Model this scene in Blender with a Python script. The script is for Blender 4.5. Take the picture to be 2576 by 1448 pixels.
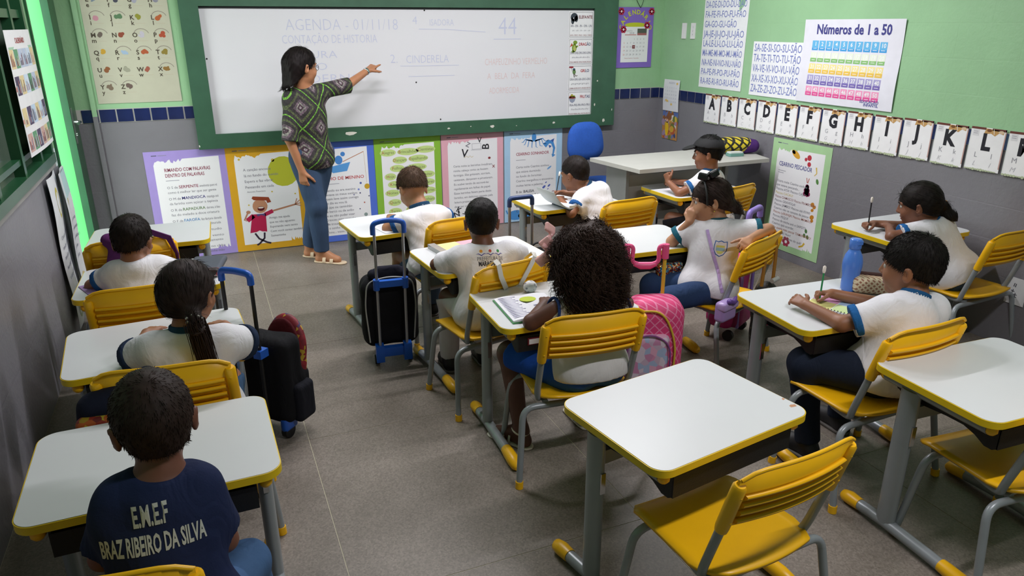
import bpy, bmesh, math, random
import numpy as np
from math import sin, cos, pi, radians
from mathutils import Vector, Matrix
from mathutils.bvhtree import BVHTree

for o in list(bpy.data.objects):
    bpy.data.objects.remove(o)
S = bpy.context.scene
COL = S.collection

# ------------------------------------------------------------------ camera, sky, lamps, exposure
cam_d = bpy.data.cameras.new('camera')
cam_d.sensor_fit = 'HORIZONTAL'
cam_d.sensor_width = 36.0
cam_d.lens = 36.0 * 1827.84 / 2576.0
cam_d.clip_start = 0.05
cam = bpy.data.objects.new('camera', cam_d)
COL.objects.link(cam)
_p, _y, _r = radians(19.973), radians(22.807), radians(-0.128)
_f = Vector((sin(_y) * cos(_p), cos(_y) * cos(_p), -sin(_p)))
_rt = Vector((cos(_y), -sin(_y), 0))
_up = _rt.cross(_f)
_rt2 = _rt * cos(_r) + _up * sin(_r)
_up2 = _up * cos(_r) - _rt * sin(_r)
cam.matrix_world = Matrix(((_rt2.x, _up2.x, -_f.x, 0), (_rt2.y, _up2.y, -_f.y, 0),
                           (_rt2.z, _up2.z, -_f.z, 1.6671), (0, 0, 0, 1)))
S.camera = cam

w = bpy.data.worlds.new('daylight')
S.world = w
w.use_nodes = True
w.node_tree.nodes['Background'].inputs[0].default_value = (0.93, 1.0, 0.98, 1)
w.node_tree.nodes['Background'].inputs[1].default_value = 7.5

def area_lamp(name, loc, sx, sy, power, col=(0.985, 0.955, 1.0), rot=(0, 0, 0)):
    l = bpy.data.lights.new(name, 'AREA')
    l.shape = 'RECTANGLE'; l.size = sx; l.size_y = sy; l.energy = power; l.color = col
    o = bpy.data.objects.new(name, l); COL.objects.link(o)
    o.location = loc; o.rotation_euler = rot
    return o

LAMPS = [(0.75, 3.9, 44.0), (2.35, 3.9, 55.0), (1.7, 0.55, 38.0)]
for _x, _yy, _pw in LAMPS:
    area_lamp('fluorescent_light', (_x, _yy, 2.70), 1.15, 0.07, _pw)

S.view_settings.view_transform = 'Standard'
S.view_settings.look = 'None'
S.view_settings.gamma = 1.0
S.view_settings.use_curve_mapping = False
S.view_settings.exposure = 0.0

# ------------------------------------------------------------------ helpers
def lin(c):
    if isinstance(c, str):
        c = tuple(int(c[i:i + 2], 16) for i in (0, 2, 4))
    return tuple(((v / 255) / 12.92 if v / 255 <= 0.04045 else ((v / 255 + 0.055) / 1.055) ** 2.4) for v in c)

_M = {}
def mat(name, col, rough=0.5, var=0.0, scale=8.0, bump=0.0, bscale=60.0, metal=0.0, spec=0.5, sss=0.0, trans=0.0, emit=None, coat=0.0):
    if name in _M:
        return _M[name]
    m = bpy.data.materials.new(name); m.use_nodes = True
    nt = m.node_tree; b = nt.nodes['Principled BSDF']
    c = lin(col)
    b.inputs['Base Color'].default_value = (*c, 1)
    b.inputs['Roughness'].default_value = rough
    b.inputs['Metallic'].default_value = metal
    b.inputs['Specular IOR Level'].default_value = spec
    b.inputs['Coat Weight'].default_value = coat
    if sss:
        b.inputs['Subsurface Weight'].default_value = sss
        b.inputs['Subsurface Radius'].default_value = (0.012, 0.005, 0.003)
        b.inputs['Subsurface Scale'].default_value = 0.4
    if trans:
        b.inputs['Transmission Weight'].default_value = trans
    if emit:
        b.inputs['Emission Color'].default_value = (*lin(emit[0]), 1)
        b.inputs['Emission Strength'].default_value = emit[1]
    tc = None
    if var or bump:
        tc = nt.nodes.new('ShaderNodeTexCoord')
    if var:
        n = nt.nodes.new('ShaderNodeTexNoise'); n.inputs['Scale'].default_value = scale
        n.inputs['Detail'].default_value = 6
        nt.links.new(tc.outputs['Object'], n.inputs['Vector'])
        r = nt.nodes.new('ShaderNodeValToRGB')
        r.color_ramp.elements[0].position = 0.3; r.color_ramp.elements[1].position = 0.7
        r.color_ramp.elements[0].color = (*[v * (1 - var) for v in c], 1)
        r.color_ramp.elements[1].color = (*[min(1, v * (1 + var)) for v in c], 1)
        nt.links.new(n.outputs['Fac'], r.inputs['Fac'])
        nt.links.new(r.outputs['Color'], b.inputs['Base Color'])
    if bump:
        n2 = nt.nodes.new('ShaderNodeTexNoise'); n2.inputs['Scale'].default_value = bscale
        nt.links.new(tc.outputs['Object'], n2.inputs['Vector'])
        bp = nt.nodes.new('ShaderNodeBump'); bp.inputs['Strength'].default_value = bump
        bp.inputs['Distance'].default_value = 0.002
        nt.links.new(n2.outputs['Fac'], bp.inputs['Height'])
        nt.links.new(bp.outputs['Normal'], b.inputs['Normal'])
    _M[name] = m
    return m

def ink(col):
    """flat printing / marker ink of one colour"""
    return mat('ink_' + (col if isinstance(col, str) else '%02x%02x%02x' % col), col, rough=0.7, spec=0.2)

class MB:
    """collects polygons, then links them as ONE mesh object"""
    def __init__(s):
        s.v = []; s.f = []; s.mi = []; s.sm = []
    def add(s, vs, fs, mi=0, smooth=False, M=None):
        o = len(s.v)
        for p in vs:
            p = Vector(p)
            s.v.append(M @ p if M else p)
        for f in fs:
            s.f.append([i + o for i in f]); s.mi.append(mi); s.sm.append(smooth)
        return s
    def box(s, x0, x1, y0, y1, z0, z1, mi=0, M=None):
        vs = [(x, y, z) for z in (z0, z1) for y in (y0, y1) for x in (x0, x1)]
        return s.add(vs, [(0, 2, 3, 1), (4, 5, 7, 6), (0, 1, 5, 4), (2, 6, 7, 3), (0, 4, 6, 2), (1, 3, 7, 5)], mi, False, M)
    def loft(s, rings, mi=0, caps=True, smooth=True, M=None, closed=True):
        n = len(rings[0]); vs = [p for r in rings for p in r]; fs = []
        m = n if closed else n - 1
        for i in range(len(rings) - 1):
            for j in range(m):
                k = (j + 1) % n
                fs.append((i * n + j, i * n + k, (i + 1) * n + k, (i + 1) * n + j))
        s.add(vs, fs, mi, smooth, M)
        if caps and closed:
            s.add(list(rings[0]), [tuple(range(n))[::-1]], mi, False, M)
            s.add(list(rings[-1]), [tuple(range(n))], mi, False, M)
        return s
    def tube(s, pts, r, n=10, mi=0, M=None, sx=1.0, caps=True):
        pts = [Vector(p) for p in pts]
        rr = r if isinstance(r, (list, tuple)) else [r] * len(pts)
        rings = []; prev = None
        for i, p in enumerate(pts):
            t = (pts[min(i + 1, len(pts) - 1)] - pts[max(i - 1, 0)])
            if t.length < 1e-9: t = Vector((0, 0, 1))
            t.normalize()
            if prev is None:
                a = Vector((0, 0, 1)) if abs(t.z) < 0.9 else Vector((0, 1, 0))
                u = t.cross(a).normalized()
            else:
                u = (prev - t * prev.dot(t)).normalized()
            prev = u; v = t.cross(u)
            rings.append([p + u * cos(2 * pi * k / n) * rr[i] * sx + v * sin(2 * pi * k / n) * rr[i] for k in range(n)])
        return s.loft(rings, mi, caps, True, M)
    def prism(s, poly, z0, z1, mi=0, M=None, smooth=False):
        n = len(poly)
        vs = [(x, y, z0) for x, y in poly] + [(x, y, z1) for x, y in poly]
        s.add(vs, [tuple(range(n))[::-1], tuple(range(n, 2 * n))], mi, False, M)
        return s.add(vs, [(i, (i + 1) % n, n + (i + 1) % n, n + i) for i in range(n)], mi, smooth, M)
    def lathe(s, prof, n=20, mi=0, M=None):
        rings = [[(r * cos(2 * pi * k / n), r * sin(2 * pi * k / n), z) for k in range(n)] for r, z in prof]
        return s.loft(rings, mi, True, True, M)
    def ball(s, c, r, mi=0, n=10, M=None):
        c = Vector(c); rr = (r, r, r) if not isinstance(r, (tuple, list)) else r
        rings = []
        for i in range(n // 2 + 1):
            a = -pi / 2 + pi * i / (n // 2)
            q = max(cos(a), 0.02)
            rings.append([c + Vector((rr[0] * q * cos(2 * pi * k / n), rr[1] * q * sin(2 * pi * k / n), rr[2] * sin(a))) for k in range(n)])
        return s.loft(rings, mi, True, True, M)
    def build(s, name, mats, parent=None, loc=None):
        me = bpy.data.meshes.new(name)
        me.from_pydata([tuple(v) for v in s.v], [], s.f)
        if not isinstance(mats, (list, tuple)): mats = [mats]
        for m in mats: me.materials.append(m)
        me.polygons.foreach_set('material_index', s.mi)
        me.polygons.foreach_set('use_smooth', s.sm)
        me.update()
        o = bpy.data.objects.new(name, me); COL.objects.link(o)
        if parent: o.parent = parent
        if loc: o.location = loc
        return o

def rrect(wd, dp, r, n=6, cx=0, cy=0):
    out = []
    for sx, sy, a0 in ((1, 1, 0), (-1, 1, 90), (-1, -1, 180), (1, -1, 270)):
        for i in range(n + 1):
            a = radians(a0 + 90 * i / n)
            out.append((cx + sx * (wd / 2 - r) + r * cos(a), cy + sy * (dp / 2 - r) + r * sin(a)))
    return out

def bez(pts, n=8):
    """rounded polyline through pts: corners become quadratic bends"""
    pts = [Vector(p) for p in pts]
    out = [pts[0]]
    for i in range(1, len(pts) - 1):
        a = (pts[i - 1] + pts[i]) / 2 if i > 1 else pts[i].lerp(pts[i - 1], 0.5)
        b = (pts[i] + pts[i + 1]) / 2 if i < len(pts) - 2 else pts[i].lerp(pts[i + 1], 0.5)
        for k in range(n + 1):
            t = k / n
            out.append(a * (1 - t) ** 2 + pts[i] * 2 * t * (1 - t) + b * t * t)
    out.append(pts[-1])
    return out

def bend(pts, r=0.04, n=6):
    """polyline with corners rounded at radius r"""
    pts = [Vector(p) for p in pts]
    out = [pts[0]]
    for i in range(1, len(pts) - 1):
        da = (pts[i - 1] - pts[i]); db = (pts[i + 1] - pts[i])
        ra = min(r, da.length * .48); rb = min(r, db.length * .48)
        a = pts[i] + da.normalized() * ra; b = pts[i] + db.normalized() * rb
        for k in range(n + 1):
            t = k / n
            out.append(a * (1 - t) ** 2 + pts[i] * 2 * t * (1 - t) + b * t * t)
    out.append(pts[-1])
    return out

def thing(name, label, cat, loc=(0, 0, 0), rotz=0.0, group=None):
    o = bpy.data.objects.new(name, None); COL.objects.link(o)
    o.empty_display_size = 0.1
    o.location = loc; o.rotation_euler = (0, 0, rotz)
    o['label'] = label; o['category'] = cat
    if group: o['group'] = group
    return o

def struct(o):
    o['kind'] = 'structure'
    return o

def dup(root, loc, rotz, label=None, group=None):
    r = root.copy(); COL.objects.link(r); r.location = loc; r.rotation_euler = (0, 0, rotz)
    if label: r['label'] = label
    if group: r['group'] = group
    for ch in list(root.children):
        c = ch.copy(); COL.objects.link(c); c.parent = r
        for g in list(ch.children):
            d = g.copy(); COL.objects.link(d); d.parent = c
    return r

def rotz(x, y, a):
    return x * cos(a) - y * sin(a), x * sin(a) + y * cos(a)

# ------------------------------------------------------------------ lettering
_T = {}
def text_geo(s, bold=0.0):
    """triangles of a line of letters of height 1 (cap height about 0.72), start at x = 0"""
    key = (s, bold)
    if key in _T: return _T[key]
    cu = bpy.data.curves.new('t', 'FONT'); cu.body = s; cu.size = 1.0
    cu.resolution_u = 2; cu.offset = bold
    ob = bpy.data.objects.new('t', cu)
    me = ob.to_mesh()
    v = [(p.co.x, p.co.y) for p in me.vertices]
    f = [tuple(p.vertices) for p in me.polygons]
    ob.to_mesh_clear()
    bpy.data.objects.remove(ob); bpy.data.curves.remove(cu)
    wd = max([p[0] for p in v], default=0.0)
    _T[key] = (v, f, wd)
    return _T[key]

class Sheet:
    """printed matter on one flat sheet: u to the right, v up, both in metres from the sheet's lower left corner.
    The printing is collected by colour and linked as thin parts lying on the paper."""
    def __init__(s, wd, ht):
        s.w = wd; s.h = ht; s.ly = {}
    def _a(s, kind, col, v, f, lift):
        k = (kind, col)
        L = s.ly.setdefault(k, ([], []))
        o = len(L[0])
        L[0].extend([(p[0], p[1], lift) for p in v]); L[1].extend([tuple(i + o for i in q) for q in f])
    def text(s, t, u, v, size, col, bold=0.0, align='l', cond=1.0, rot=0.0, width=None, shear=0.0, lift=0.0009):
        vs, fs, wd = text_geo(t, bold)
        if not vs: return
        if width: cond = width / (wd * size)
        W_ = wd * size * cond
        off = {'l': 0, 'c': -W_ / 2, 'r': -W_}[align]
        c, sn = cos(rot), sin(rot)
        out = []
        for x, y in vs:
            X = off + (x + shear * y) * size * cond; Y = y * size
            out.append((u + X * c - Y * sn, v + X * sn + Y * c))
        s._a('text', col, out, fs, lift)
    def poly(s, pts, col, lift=0.0005, kind='picture'):
        s._a(kind, col, pts, [tuple(range(len(pts)))], lift)
    def rect(s, u0, v0, u1, v1, col, lift=0.0005, kind='picture'):
        s.poly([(u0, v0), (u1, v0), (u1, v1), (u0, v1)], col, lift, kind)
    def frame(s, u0, v0, u1, v1, t, col, lift=0.0006):
        s.rect(u0, v0, u1, v0 + t, col, lift); s.rect(u0, v1 - t, u1, v1, col, lift)
        s.rect(u0, v0, u0 + t, v1, col, lift); s.rect(u1 - t, v0, u1, v1, col, lift)
    def ell(s, u, v, a, b, col, rot=0.0, n=18, lift=0.0006):
        c, sn = cos(rot), sin(rot)
        s.poly([(u + a * cos(t) * c - b * sin(t) * sn, v + a * cos(t) * sn + b * sin(t) * c)
                for t in [2 * pi * k / n for k in range(n)]], col, lift)
    def line(s, pts, t, col, lift=0.0007, taper=None, kind='picture'):
        n = len(pts)
        L = []; R = []
        for i, (x, y) in enumerate(pts):
            a = pts[max(i - 1, 0)]; b = pts[min(i + 1, n - 1)]
            dx, dy = b[0] - a[0], b[1] - a[1]; l = math.hypot(dx, dy) or 1
            tt = t * (1 if taper is None else (1 - taper * i / max(n - 1, 1))) / 2
            L.append((x - dy / l * tt, y + dx / l * tt)); R.append((x + dy / l * tt, y - dx / l * tt))
        s._a(kind, col, L + R, [(i, n + i, n + i + 1, i + 1) for i in range(n - 1)], lift)
    def build(s, name, label, cat, M, paper='f2f2f0', thick=0.0012, group=None, back=None, warp=None, nm_text='printed_text', nm_pic='printed_picture', sheet_name='paper_sheet'):
        """M: 4x4, sheet plane (u, v, outward normal) to world. The paper itself is the thing, the printing its children."""
        root = thing(name, label, cat, M.translation)
        B = M.to_3x3()
        def P(u, v, n):
            if warp: n = n + warp(u / s.w, v / s.h)
            return B @ Vector((u, v, n))
        mb = MB()
        nu, nv = (10, 12) if warp else (1, 1)
        fr = [[P(s.w * i / nu, s.h * j / nv, 0) for i in range(nu + 1)] for j in range(nv + 1)]
        bk = [[P(s.w * i / nu, s.h * j / nv, -thick) for i in range(nu + 1)] for j in range(nv + 1)]
        vs = [p for r in fr for p in r] + [p for r in bk for p in r]
        q = (nu + 1) * (nv + 1); fs = []
        for j in range(nv):
            for i in range(nu):
                a = j * (nu + 1) + i
                fs.append((a, a + 1, a + nu + 2, a + nu + 1))
                fs.append((q + a, q + a + nu + 1, q + a + nu + 2, q + a + 1))
        per = [i for i in range(nu + 1)] + [(j + 1) * (nu + 1) - 1 for j in range(1, nv + 1)] + \
              [nv * (nu + 1) + i for i in range(nu - 1, -1, -1)] + [j * (nu + 1) for j in range(nv - 1, 0, -1)]
        for i in range(len(per)):
            a, b = per[i], per[(i + 1) % len(per)]
            fs.append((a, q + a, q + b, b))
        mb.add(vs, fs)
        mb.build(sheet_name, mat('paper_' + paper, paper, rough=0.6, var=0.03, scale=14), root)
        for (kind, col), (v, f) in s.ly.items():
            m2 = MB(); m2.add([P(*p) for p in v], f)
            m2.build(nm_text if kind == 'text' else (nm_pic if kind == 'picture' else kind), ink(col), root)
        return root

def on_front(x, z, y=5.8, gap=0.003):      # lower left corner of a sheet on the front wall
    return Matrix(((1, 0, 0, x), (0, 0, -1, y - gap), (0, 1, 0, z), (0, 0, 0, 1)))
def on_right(y, z, x=3.9, gap=0.003, tilt=0.0):
    M = Matrix(((0, 0, -1, x - gap), (-1, 0, 0, y), (0, 1, 0, z), (0, 0, 0, 1)))
    return M @ Matrix.Rotation(tilt, 4, 'Z')
def on_left(y, z, x=-0.8, gap=0.003, tilt=0.0):
    M = Matrix(((0, 0, 1, x + gap), (1, 0, 0, y), (0, 1, 0, z), (0, 0, 0, 1)))
    return M @ Matrix.Rotation(tilt, 4, 'Z')

# ------------------------------------------------------------------ room shell
XL, XR, YF, YB, ZC = -0.80, 3.90, 5.80, -1.60, 2.80
GRAY, GREEN = '7c7b81', '97c296'

def wall_mat(name, green, zs, gray=GRAY):
    m = bpy.data.materials.new(name); m.use_nodes = True
    nt = m.node_tree; b = nt.nodes['Principled BSDF']; N = nt.nodes.new; L = nt.links.new
    g = N('ShaderNodeNewGeometry'); sp = N('ShaderNodeSeparateXYZ'); L(g.outputs['Position'], sp.inputs[0])
    gt = N('ShaderNodeMath'); gt.operation = 'GREATER_THAN'; gt.inputs[1].default_value = zs; L(sp.outputs['Z'], gt.inputs[0])
    n = N('ShaderNodeTexNoise'); n.inputs['Scale'].default_value = 3.0; n.inputs['Detail'].default_value = 8; L(g.outputs['Position'], n.inputs['Vector'])
    def two(c, v):
        r = N('ShaderNodeValToRGB'); c = lin(c)
        r.color_ramp.elements[0].position = .3; r.color_ramp.elements[1].position = .7
        r.color_ramp.elements[0].color = (*[q * (1 - v) for q in c], 1); r.color_ramp.elements[1].color = (*[q * (1 + v) for q in c], 1)
        L(n.outputs['Fac'], r.inputs['Fac']); return r
    a, c = two(gray, .07), two(green, .06)
    mx = N('ShaderNodeMix'); mx.data_type = 'RGBA'
    L(gt.outputs[0], mx.inputs[0]); L(a.outputs[0], mx.inputs[6]); L(c.outputs[0], mx.inputs[7])
    L(mx.outputs[2], b.inputs['Base Color'])
    b.inputs['Roughness'].default_value = 0.38
    b.inputs['Specular IOR Level'].default_value = 0.5
    # painted blockwork: faint joints, rough roller finish
    cb = N('ShaderNodeCombineXYZ')
    ad = N('ShaderNodeMath'); ad.operation = 'ADD'; L(sp.outputs['X'], ad.inputs[0]); L(sp.outputs['Y'], ad.inputs[1])
    L(ad.outputs[0], cb.inputs[0]); L(sp.outputs['Z'], cb.inputs[1])
    br = N('ShaderNodeTexBrick'); L(cb.outputs[0], br.inputs['Vector'])
    br.inputs['Scale'].default_value = 1.0; br.inputs['Brick Width'].default_value = 0.37; br.inputs['Row Height'].default_value = 0.185
    br.inputs['Mortar Size'].default_value = 0.004; br.inputs['Color1'].default_value = (1, 1, 1, 1); br.inputs['Color2'].default_value = (1, 1, 1, 1)
    br.inputs['Mortar'].default_value = (0.55, .55, .55, 1)
    n2 = N('ShaderNodeTexNoise'); n2.inputs['Scale'].default_value = 45; L(g.outputs['Position'], n2.inputs['Vector'])
    m2 = N('ShaderNodeMath'); m2.operation = 'MULTIPLY_ADD'; m2.inputs[1].default_value = .35; L(n2.outputs['Fac'], m2.inputs[0]); L(br.outputs['Color'], m2.inputs[2])
    bp = N('ShaderNodeBump'); bp.inputs['Strength'].default_value = .4; bp.inputs['Distance'].default_value = .012
    L(m2.outputs[0], bp.inputs['Height']); L(bp.outputs['Normal'], b.inputs['Normal'])
    return m

wm = wall_mat('painted_wall', GREEN, 1.075)
wml = wall_mat('painted_wall_left', GREEN, 1.0)
TH = 0.14
struct(MB().box(XL - TH, XR + TH, YF, YF + TH, -0.1, ZC).build('wall_front', wm))
wall_front = bpy.data.objects['wall_front']
wall_right = struct(MB().box(XR, XR + TH, YB, YF, -0.1, ZC).build('wall_right', wm))
struct(MB().box(XL - TH, XR + TH, YB - TH, YB, -0.1, ZC).build('wall_back', wm))
struct(MB().box(XL - TH, XR + TH, YB - TH, YF + TH, ZC, ZC + .1).build('ceiling', mat('ceiling_paint', 'd8dcd4', .8)))
DY0, DY1, DZ = 4.95, 5.60, 2.1          # doorway
WY0, WY1, WZ0, WZ1 = 2.35, 4.70, 0.955, 2.15   # window
wl = MB()
wl.box(XL - TH, XL, YB, WY0, -0.1, ZC)
wl.box(XL - TH, XL, WY0, WY1, -0.1, WZ0)
wl.box(XL - TH, XL, WY0, WY1, WZ1, ZC)
wl.box(XL - TH, XL, WY1, DY0, -0.1, ZC)
wl.box(XL - TH, XL, DY0, DY1, DZ, ZC)
wl.box(XL - TH, XL, DY1, YF, -0.1, ZC)
struct(wl.build('wall_left', wml))

# floor: terrazzo slabs with thin pale joints
fm = mat('terrazzo', '8d857b', rough=0.42, var=0.10, scale=5, spec=.35)
nt = fm.node_tree; b = nt.nodes['Principled BSDF']
g = nt.nodes.new('ShaderNodeNewGeometry'); vo = nt.nodes.new('ShaderNodeTexVoronoi'); vo.inputs['Scale'].default_value = 170
nt.links.new(g.outputs['Position'], vo.inputs['Vector'])
n1 = nt.nodes.new('ShaderNodeTexNoise'); n1.inputs['Scale'].default_value = 2.2; n1.inputs['Detail'].default_value = 7
nt.links.new(g.outputs['Position'], n1.inputs['Vector'])
r1 = nt.nodes.new('ShaderNodeValToRGB')
r1.color_ramp.elements[0].position = .32; r1.color_ramp.elements[1].position = .7
r1.color_ramp.elements[0].color = (*lin('6f685f'), 1); r1.color_ramp.elements[1].color = (*lin('8a827a'), 1)
nt.links.new(n1.outputs['Fac'], r1.inputs['Fac'])
r2 = nt.nodes.new('ShaderNodeValToRGB')
for e, (p_, c_) in zip(r2.color_ramp.elements, ((.0, (.62, .60, .57, 1)), (1.0, (1.25, 1.24, 1.22, 1)))):
    e.position = p_; e.color = c_
nt.links.new(vo.outputs['Color'], r2.inputs['Fac'])
mx = nt.nodes.new('ShaderNodeMix'); mx.data_type = 'RGBA'; mx.blend_type = 'MULTIPLY'; mx.inputs[0].default_value = .8
nt.links.new(r1.outputs[0], mx.inputs[6]); nt.links.new(r2.outputs[0], mx.inputs[7])
nt.links.new(mx.outputs[2], b.inputs['Base Color'])
floor = struct(MB().box(XL, XR, YB, YF, -.1, -.0012).build('floor', mat('joint_strip', 'b9b39a', .6)))
xs = [XL] + [0.245 + 1.025 * k for k in range(0, 4)] + [XR]
ys = [YB] + [1.815 + 1.004 * k for k in range(-3, 4)] + [YF]
for i in range(len(xs) - 1):
    for j in range(len(ys) - 1):
        MB().box(xs[i] + .0015, xs[i + 1] - .0015, ys[j] + .0015, ys[j + 1] - .0015, -.0011, 0).build('floor_slab', fm, floor)
# ground outside the door
struct(MB().box(-6, XL - TH, 0, 12, -.2, -.02).build('floor_outside', mat('yard_concrete', 'a8a298', .9, .1)))

# navy tile band (each tile a piece), grout behind it
tile_m = mat('navy_tile', '1f2a55', rough=0.18, var=0.25, scale=9)
gm = mat('grout', 'b9b9b4', .8)
TZ0, TZ1 = 1.034, 1.118
MB().box(XL + .01, 0.0, YF - .003, YF, TZ0 - .004, TZ1 + .004).build('grout_bed', gm, wall_front)
MB().box(3.38, XR, YF - .003, YF, TZ0 - .004, TZ1 + .004).build('grout_bed', gm, wall_front)
MB().box(XR - .003, XR, 1.9, YF - .003, TZ0 - .004, TZ1 + .004).build('grout_bed', gm, wall_right)
tm_f = MB().box(-.049, .049, -.007, 0, TZ0, TZ1); tm_r = MB().box(-.007, 0, -.049, .049, TZ0, TZ1)
first = None
rnd = random.Random(4)
for x in [-.69 + .1075 * k for k in range(7)] + [3.43 + .1075 * k for k in range(5)]:
    if first is None:
        first = tm_f.build('tile', tile_m, wall_front); o = first
    else:
        o = first.copy(); COL.objects.link(o)
    o.location = (x, YF - .001 - rnd.random() * .001, 0)
first = None
for k in range(36):
    if first is None:
        first = tm_r.build('tile', tile_m, wall_right); o = first
    else:
        o = first.copy(); COL.objects.link(o)
    o.location = (XR - .001 - rnd.random() * .001, YF - .07 - .1075 * k, 0)

# conduit down the front wall beside the door
struct(MB().box(-.675, -.645, YF - .02, YF - .001, 0, ZC).build('trim_1', wm))

# ------------------------------------------------------------------ window and door in the left wall
dg = mat('dark_green_enamel', '28583a', rough=0.3, var=0.12, scale=6)
glass = mat('grimy_window_glass', '5d6b60', rough=0.12, var=0.25, scale=2.5, spec=.6, trans=.15)
win = thing('window_1', 'green steel window with dusty panes in the left wall', 'window', (XL, 0, 0))
win['kind'] = 'structure'
for a in (MB().box(-.07, .035, WY0, WY1, WZ0, WZ0 + .05), MB().box(-.07, .03, WY0, WY1, WZ1 - .05, WZ1),
          MB().box(-.07, .03, WY1 - .045, WY1, WZ0 + .05, WZ1 - .05), MB().box(-.07, .03, WY0, WY0 + .045, WZ0 + .05, WZ1 - .05)):
    a.build('window_frame', dg, win)
for y in (2.85, 3.45, 3.98, 4.42):
    MB().box(-.055, .02, y - .022, y + .022, WZ0 + .05, WZ1 - .05).build('mullion', dg, win)
MB().box(-.055, .015, WY0 + .045, WY1 - .045, 1.70, 1.74).build('transom_bar', dg, win)
MB().box(-.055, .012, WY0 + .045, WY1 - .045, 1.06, 1.085).build('transom_bar', dg, win)
for y0, y1 in ((2.40, 2.83), (2.87, 3.43), (3.47, 3.96), (4.0, 4.40), (4.44, 4.655)):
    MB().box(-.03, -.024, y0, y1, WZ0 + .05, WZ1 - .05).build('pane', glass, win)
sill = struct(MB().box(XL, XL + .022, WY0 - .05, WY1 + .03, WZ0 - .03, WZ0).build('trim_2', mat('sill_paint', '8b8b88', .5, .1)))

door = thing('door_1', 'green door standing open to the bright yard at the front left corner', 'door', (XL, DY1, 0))
door['kind'] = 'structure'
dl = mat('door_green_paint', '4fb463', rough=0.45, var=.06, scale=3)
MB().box(-.75, -.012, -.045, -.008, .01, 2.06).build('door_leaf', dl, door)
fr_ = MB(); fr_.box(-.012, .03, -.06, .19, 0, 2.14); fr_.build('door_frame', dg, door)
fr_ = MB(); fr_.box(-TH, .012, DY0 - DY1 - .02, DY0 - DY1 + .006, 0, 2.1); fr_.build('door_frame', dg, door)
ch = mat('chrome', 'c9ccd0', rough=.18, metal=1.0)
MB().box(.03, .036, -.045, .0, .93, 1.16).build('lock_plate', mat('steel_plate', '8d9490', .35, metal=.7), door)
MB().tube(bend([(.03, -.03, 1.07), (.075, -.03, 1.07), (.075, -.14, 1.07)], .02), .009).build('door_handle', ch, door)
MB().tube([(.03, -.03, .99), (.045, -.03, .99)], .012).build('key_cylinder', ch, door)

# ------------------------------------------------------------------ pupils' desks
laminate = mat('white_laminate', 'd2d4d6', rough=0.35, var=.012, scale=5, spec=.4)
yellow = mat('yellow_plastic', 'f0b60e', rough=0.36, var=.04, scale=10)
yellow_e = mat('yellow_edge', 'e3c012', rough=0.4, var=.05, scale=14)
steel = mat('grey_steel_paint', '8f9599', rough=0.33, var=.05, scale=12, metal=.15)
black = mat('black_plastic', '0d0d10', rough=0.55, bump=.3, bscale=200)
TOP = 0.594

def make_desk(label):
    t = thing('school_desk', label, 'desk')
    MB().prism(rrect(.60, .45, .05, 8), TOP - .023, TOP - .0015, smooth=True).build('edge_band', yellow_e, t)
    MB().prism(rrect(.594, .444, .047, 8), TOP - .012, TOP, smooth=False).build('tabletop', laminate, t)
    for s in (-1, 1):
        MB().tube([(s * .255, -.185, TOP - .042), (s * .255, .185, TOP - .042)], .019, 12).build('side_rail', steel, t)
        for e in (-1, 1):
            MB().ball((s * .255, e * .19, TOP - .042), (.0185, .02, .0185)).build('rail_plug', yellow, t)
        ov = [(.021 * cos(a) + s * .262, .08 + .036 * sin(a)) for a in [2 * pi * k / 16 for k in range(16)]]
        leg = MB().prism(ov, .03, TOP - .045, smooth=True).build('leg', steel, t)
        MB().box(s * .262 - .008, s * .262 + .008, .0405, .0445, .36, .43).build('clip', ch, leg)
        ft = MB().tube([(s * .262, -.245, .024), (s * .262, -.1, .03), (s * .262, .08, .034), (s * .262, .235, .026)], .021, 12).build('foot_rail', steel, t)
        MB().tube([(s * .262, -.275, .018), (s * .262, -.262, .022), (s * .262, -.225, .026), (s * .262, -.17, .029), (s * .262, -.145, .030)],
                  [.012, .022, .026, .0245, .0225], 12).build('foot_shoe', yellow, ft)
        MB().tube([(s * .262, .19, .029), (s * .262, .235, .027), (s * .262, .262, .022), (s * .262, .272, .016)],
                  [.0225, .0255, .022, .012], 12).build('foot_shoe', yellow, ft)
    MB().box(-.25, .25, .068, .092, .44, .485).build('cross_beam', steel, t)
    # open book tray hung under the top
    tr = MB()
    prof = [(-.205, .488), (-.19, .478), (-.165, .478), (-.13, .497), (-.09, .508), (-.03, .507), (.05, .50), (.13, .50), (.16, .515)]
    for s in (-1, 1):
        poly = [(y, z) for y, z in prof] + [(.16, .57), (-.205, .57)]
        n = len(poly)
        vs = [(s * .232, y, z) for y, z in poly] + [(s * .226, y, z) for y, z in poly]
        f = [tuple(range(n)), tuple(range(2 * n - 1, n - 1, -1))] + [(i, (i + 1) % n, n + (i + 1) % n, n + i) for i in range(n)]
        tr.add(vs, f)
    for k in range(len(prof) - 1):
        (y0, z0), (y1, z1) = prof[k], prof[k + 1]
        tr.add([(-.23, y0, z0), (.23, y0, z0), (.23, y1, z1), (-.23, y1, z1), (-.23, y0, z0 + .004), (.23, y0, z0 + .004), (.23, y1, z1 + .004), (-.23, y1, z1 + .004)],
               [(0, 3, 2, 1), (4, 5, 6, 7), (0, 1, 5, 4), (2, 3, 7, 6)])
    tr.box(-.23, .23, .155, .16, .51, .57)
    tr.box(-.232, .232, -.207, -.202, .486, .552)
    tr.build('book_tray', black, t)
    return t

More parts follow.
